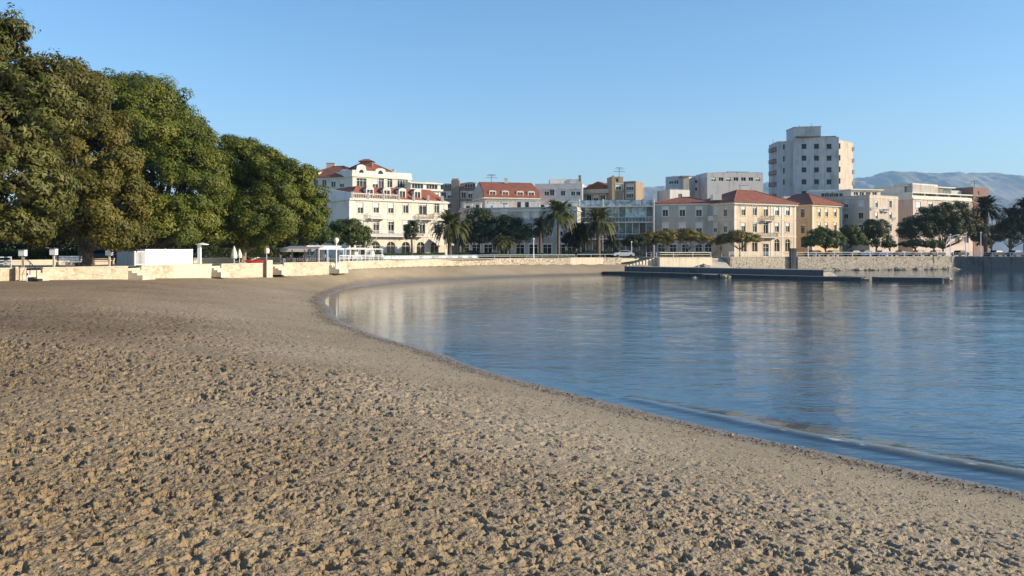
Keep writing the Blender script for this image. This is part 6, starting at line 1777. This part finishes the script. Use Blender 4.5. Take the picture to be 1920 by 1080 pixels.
# terrace canopies and pergola
def canopy(label, p, z, name, mat, posts, pm, th=.12, slope=0.0, frame=False):
    c = (sum(q[0] for q in p) / 4, sum(q[1] for q in p) / 4)
    t = thing(name, label, 'canopy' if not frame else 'pergola', (c[0], c[1], GZ))
    mb = MB()
    if frame:
        for a, b in ((p[0], p[1]), (p[1], p[2]), (p[2], p[3]), (p[3], p[0])): mb.tube([(*a, z), (*b, z)], .07, 4)
        for k in range(1, 12): a, b = lerp(p[0], p[1], k / 12), lerp(p[3], p[2], k / 12); mb.tube([(*a, z + .06), (*b, z + .06)], .04, 4)
        mb.obj('roof_frame', M[mat], t)
        mb = MB(); mb.prism([lerp(p[0], p[1], .04), lerp(p[0], p[1], .5), lerp(p[3], p[2], .5), lerp(p[3], p[2], .04)], z + .12, z + .17); mb.obj('shade_cloth', M['canvas'], t)
    else:
        mb.prism(p, z, [z + th, z + th, z + th + slope, z + th + slope]); mb.obj('roof', M[mat], t)
        mb = MB(); mb.quad((*p[0], z - .25), (*p[1], z - .25), (*p[1], z), (*p[0], z)); mb.obj('valance', M[mat], t)
    for q in posts:
        mb = MB(); mb.box(q[0] - .06, q[0] + .06, q[1] - .06, q[1] + .06, GZ, z); mb.obj('post', M[pm], t)
a, b = PX(524, 97), PX(594, 101); c, d = PX(610, 112), PX(545, 112)
canopy('dark grey sloping canvas canopy over the cafe terrace', [a, b, c, d], ZP(468, 98), 'terrace_canopy', 'canvas_grey', [a, lerp(a, b, .33), lerp(a, b, .66), b, c, d], 'wood', .1, .4)
a, b = PX(575, 108), PX(637, 112); c, d = PX(640, 118), PX(580, 118)
canopy('flat cream awning roof behind the grey canopy', [a, b, c, d], ZP(463.5, 110), 'terrace_awning', 'canvas', [a, lerp(a, b, .5), b, c, d], 'metal_white', .2)
a, b = PX(598, 100.5), PX(644, 106.5); c, d = PX(655, 114), PX(606, 112)
canopy('white pergola frame with arched corner left of the lamp', [a, b, c, d], ZP(467, 103), 'pergola', 'metal_white', [a, lerp(a, b, .34), lerp(a, b, .7), b, c, d], 'metal_white', frame=True)
a, b = PX(648, 107), PX(717, 118); c, d = PX(716, 126), PX(654, 118)
canopy('white pergola frame right of the lamp with open end', [a, b, c, d], ZP(467, 112), 'pergola', 'metal_white', [a, lerp(a, b, .33), lerp(a, b, .66), b, c, d], 'metal_white', frame=True)
# cafe tables and chairs under the canopies
def table(label, px, D):
    x, y = PX(px, D); t = thing('cafe_table', label, 'table', (x, y, GZ), 'cafe tables under the canopies')
    mb = MB(); mb.lathe([(.001, .7), (.4, .7), (.4, .74), (.001, .74)], (x, y, GZ), 14); mb.obj('table_top', M['wood'], t)
    mb = MB(); mb.tube([(x, y, GZ), (x, y, GZ + .7)], .04, 6); mb.lathe([(.25, 0), (.25, .03), (.001, .05)], (x, y, GZ), 12); mb.obj('pedestal', M['metal_dark'], t)
def chair(label, px, D, rz, mat):
    x, y = PX(px, D); t = thing('cafe_chair', label, 'chair', (x, y, GZ), 'cafe chairs under the canopies'); t.rotation_euler = (0, 0, rz)
    s = MB(); s.box(-.22, .22, -.22, .22, .42, .47); inst(s.mesh('seat', M[mat]), 'seat', t, (0, 0, 0))
    s = MB(); s.box(-.22, .22, .2, .24, .5, .9); inst(s.mesh('backrest', M[mat]), 'backrest', t, (0, 0, 0))
    for sx in (-.19, .19):
        for sy in (-.19, .19): s = MB(); s.box(-.02, .02, -.02, .02, 0, .42); inst(s.mesh('leg', M[mat]), 'leg', t, (sx, sy, 0))
for i, (px, D, lb) in enumerate(((537, 100, 'dark cafe table at the left end of the grey canopy'), (556, 102, 'dark cafe table under the middle of the grey canopy'), (580, 104, 'dark cafe table under the right end of the grey canopy'),
                     (620, 108, 'dark cafe table behind the lamp under the pergola'), (683, 117, 'dark cafe table between the two closed parasols'))):
    table(lb, px, D)
    chair(lb.replace('dark cafe table', 'white chair left of the cafe table'), px - 7, D - .3, R(80), 'metal_white'); chair(lb.replace('dark cafe table', 'dark chair right of the cafe table'), px + 7, D + .2, R(-80), 'wood')
# beach gear by the left steps
x, y = PX(68, 64.5); t = thing('beach_gear', 'small heap of black and white beach gear at the foot of the handrail steps', 'beach gear', (x, y, 1.7))
mb = MB(); mb.box(x - .55, x - .05, y - .2, y + .2, 1.62, 2.1); mb.obj('crate', M['metal_dark'], t)
mb = MB(); mb.box(x - .62, x - .56, y - .25, y + .25, 1.62, 2.22); mb.obj('board', M['kiosk'], t)
mb = MB(); mb.lathe([(.001, 0), (.22, 0), (.26, .3), (.24, .32), (.001, .3)], (x + .25, y - .1, 1.66), 12); mb.obj('bucket', M['metal_dark'], t)

# parked cars
def car_parts(mat):
    prof = [(-2.1, .35), (-2.15, .75), (-1.95, .95), (-1.25, 1.02), (-.75, 1.42), (.85, 1.45), (1.55, 1.05), (2.05, .9), (2.15, .6), (2.1, .35)]
    mb = MB(); n = len(prof); hw = .85
    def w(z): return hw - max(0, z - .95) * .35
    v = [(x, -w(z), z) for x, z in prof] + [(x, w(z), z) for x, z in prof]
    mb.add(v, [tuple(range(n)), tuple(range(2 * n - 1, n - 1, -1))] + [(i, n + i, n + (i + 1) % n, (i + 1) % n) for i in range(n)])
    body = mb.mesh('body', mat)
    g = MB()
    for sg in (-1, 1):
        q = [(-1.05, sg * (w(1.06) + .012), 1.06), (1.3, sg * (w(1.06) + .012), 1.06), (.78, sg * (w(1.37) + .012), 1.37), (-.7, sg * (w(1.37) + .012), 1.37)]
        g.quad(*(q if sg < 0 else q[::-1]))
    g.quad((-1.24, -.72, 1.045), (-.79, -.62, 1.415), (-.79, .62, 1.415), (-1.24, .72, 1.045)); g.quad((1.53, -.7, 1.09), (1.53, .7, 1.09), (.9, .62, 1.44), (.9, -.62, 1.44))
    glass = g.mesh('windows', M['car_glass'])
    wh = MB(); K = 14
    ring = [(.32 * math.cos(2 * math.pi * k / K), .32 * math.sin(2 * math.pi * k / K)) for k in range(K)]
    wh.add([(a, -.1, b_) for a, b_ in ring] + [(a, .1, b_) for a, b_ in ring], [tuple(range(K)), tuple(range(2 * K - 1, K - 1, -1))] + [(i, K + i, K + (i + 1) % K, (i + 1) % K) for i in range(K)])
    return body, glass, wh.mesh('wheel', M['rubber'])
_cp = {}
def car(label, px, D, rz, m):
    if m not in _cp: _cp[m] = car_parts(M[m])
    bd, gl, wh = _cp[m]; x, y = PX(px, D); t = thing('parked_car', label, 'car', (x, y, GZ + .01), 'cars parked along the sea front'); t.rotation_euler = (0, 0, rz)
    inst(bd, 'body', t, (0, 0, 0)); inst(gl, 'windows', t, (0, 0, 0))
    for sx in (-1.35, 1.35):
        for sy in (-.8, .8): inst(wh, 'wheel', t, (sx, sy, .32))
CS = [(1527, 'car_dark', 'dark car parked at the left end of the row, under the ochre house tree'), (1562, 'car_dark', 'second dark car, parked below the round tree by the ochre house'), (1600, 'car_dark', 'dark car parked between the leaning tree and the oval tree'), (1623, 'car_blue', 'blue car parked left of the tall oval tree'),
      (1655, 'car_blue', 'blue car parked right of the tall oval tree'), (1690, 'car_dark', 'dark car parked left of the low flat topped trees'), (1722, 'car_dark', 'dark car parked under the left flat topped tree'), (1755, 'car_dark', 'dark car parked under the right flat topped tree'),
      (1800, 'car_dark', 'dark car parked behind the white poles'), (1868, 'car_dark', 'dark car parked below the dark palms'), (1903, 'car_blue', 'blue car parked at the right edge')]
for i, (px, m, lb) in enumerate(CS): car(lb, px, np.interp(px, [1500, 1900], [184, 197]), R(20 + (i * 37) % 11), m)
car('dark car parked behind the arcade hedge under the leftmost palm', 880, 158, R(25), 'car_dark'); car('dark car parked below the full palm by the glass office', 1102, 166, R(12), 'car_dark')
car('silver car parked right of the small palm by the glass office', 1168, 168, R(12), 'car_silver'); car('blue car half hidden behind the thick dark trunk', 186, 98, R(10), 'car_blue')

# ------------------------------------------------------------------ beach litter
def bits(name, label, n, fn, smin, smax, seed, mat, kind_cat):
    r = np.random.default_rng(seed)
    x, y = fn(r, n)
    d = shore_d(x, y); m = d > .15; x, y, d = x[m], y[m], d[m]; n = len(x)
    z = sand_z(d, x, y) + .012
    C = np.stack([x, y, z], -1); s = r.uniform(smin, smax, n)[:, None]
    a = r.uniform(0, 6.28, n); t = np.stack([np.cos(a), np.sin(a), r.normal(0, .35, n)], -1); b = np.stack([-np.sin(a), np.cos(a), r.normal(0, .5, n)], -1)
    V = np.stack([C - t * s, C - b * s * .35 + [0, 0, .006], C + t * s, C + b * s * .35 + [0, 0, .01]], 1)
    me = quads_mesh(name, V, r.random(n), mat); o = bpy.data.objects.new(name, me); COL.objects.link(o); o['kind'] = 'stuff'; o['label'] = label
SHN = SH[(SH[:, 1] > 2) & (SH[:, 1] < 120) & (SH[:, 0] < 30)]
seg = np.linalg.norm(np.diff(SHN, axis=0), axis=1); cum = np.concatenate([[0], np.cumsum(seg)])
def along(s, o):
    i = np.clip(np.searchsorted(cum, s) - 1, 0, len(seg) - 1); f = (s - cum[i]) / seg[i]; d = (SHN[i + 1] - SHN[i]) / seg[i][:, None]
    p = SHN[i] + (SHN[i + 1] - SHN[i]) * f[:, None]
    return p[:, 0] - d[:, 1] * o, p[:, 1] + d[:, 0] * o
M['wrack'] = leafm('dry_seaweed', (0.06, 0.045, 0.026), (0.17, 0.125, 0.08), (0.38, 0.31, 0.21), 0)
M['chips'] = leafm('shell_and_twig_bits', (0.03, 0.022, 0.015), (0.10, 0.075, 0.05), (0.45, 0.38, 0.29), 0)
def wr(r, n):
    s = cum[-1] * r.random(n) ** 1.8
    return along(s, np.clip(.85 + .12 * np.sin(s * .9) + .1 * np.sin(s * 2.7) + r.normal(0, .32, n), .25, 2.6))
bits('seaweed_wrack', 'line of brown seaweed and shell debris along the waterline', 17000, wr, .012, .045, 3, M['wrack'], 'debris')
def wr2(r, n):
    s = cum[-1] * r.random(n) ** 1.5
    return along(s, 1.6 + np.abs(r.normal(0, 3.0, n)))
bits('beach_debris', 'small twigs and shell bits scattered over the damp sand', 11000, wr2, .01, .04, 4, M['chips'], 'debris')

def fg(r, n):
    y = 4.5 + 40 * r.random(n) ** 1.4
    return (r.random(n) * 2 - 1) * (.66 * y + .8), y
bits('beach_twigs', 'dark twigs and leaf scraps trodden into the dry foreground sand', 15000, fg, .008, .028, 6, M['chips'], 'debris')
# ------------------------------------------------------------------ haze
def haze():
    mb = MB(); mb.box(-7000, 9500, -60, 8600, -6, 760)
    m = bpy.data.materials.new('air_haze'); m.use_nodes = True; t = m.node_tree; t.nodes.clear()
    o = t.nodes.new('ShaderNodeOutputMaterial'); v = t.nodes.new('ShaderNodeVolumePrincipled')
    v.inputs['Color'].default_value = (0.45, 0.71, 1.0, 1); v.inputs['Density'].default_value = 0.0001; v.inputs['Anisotropy'].default_value = 0.2
    t.links.new(v.outputs[0], o.inputs['Volume'])
    ob = mb.obj('haze', m); ob['kind'] = 'stuff'; ob['label'] = 'thin blue air haze over the bay and town'
haze()
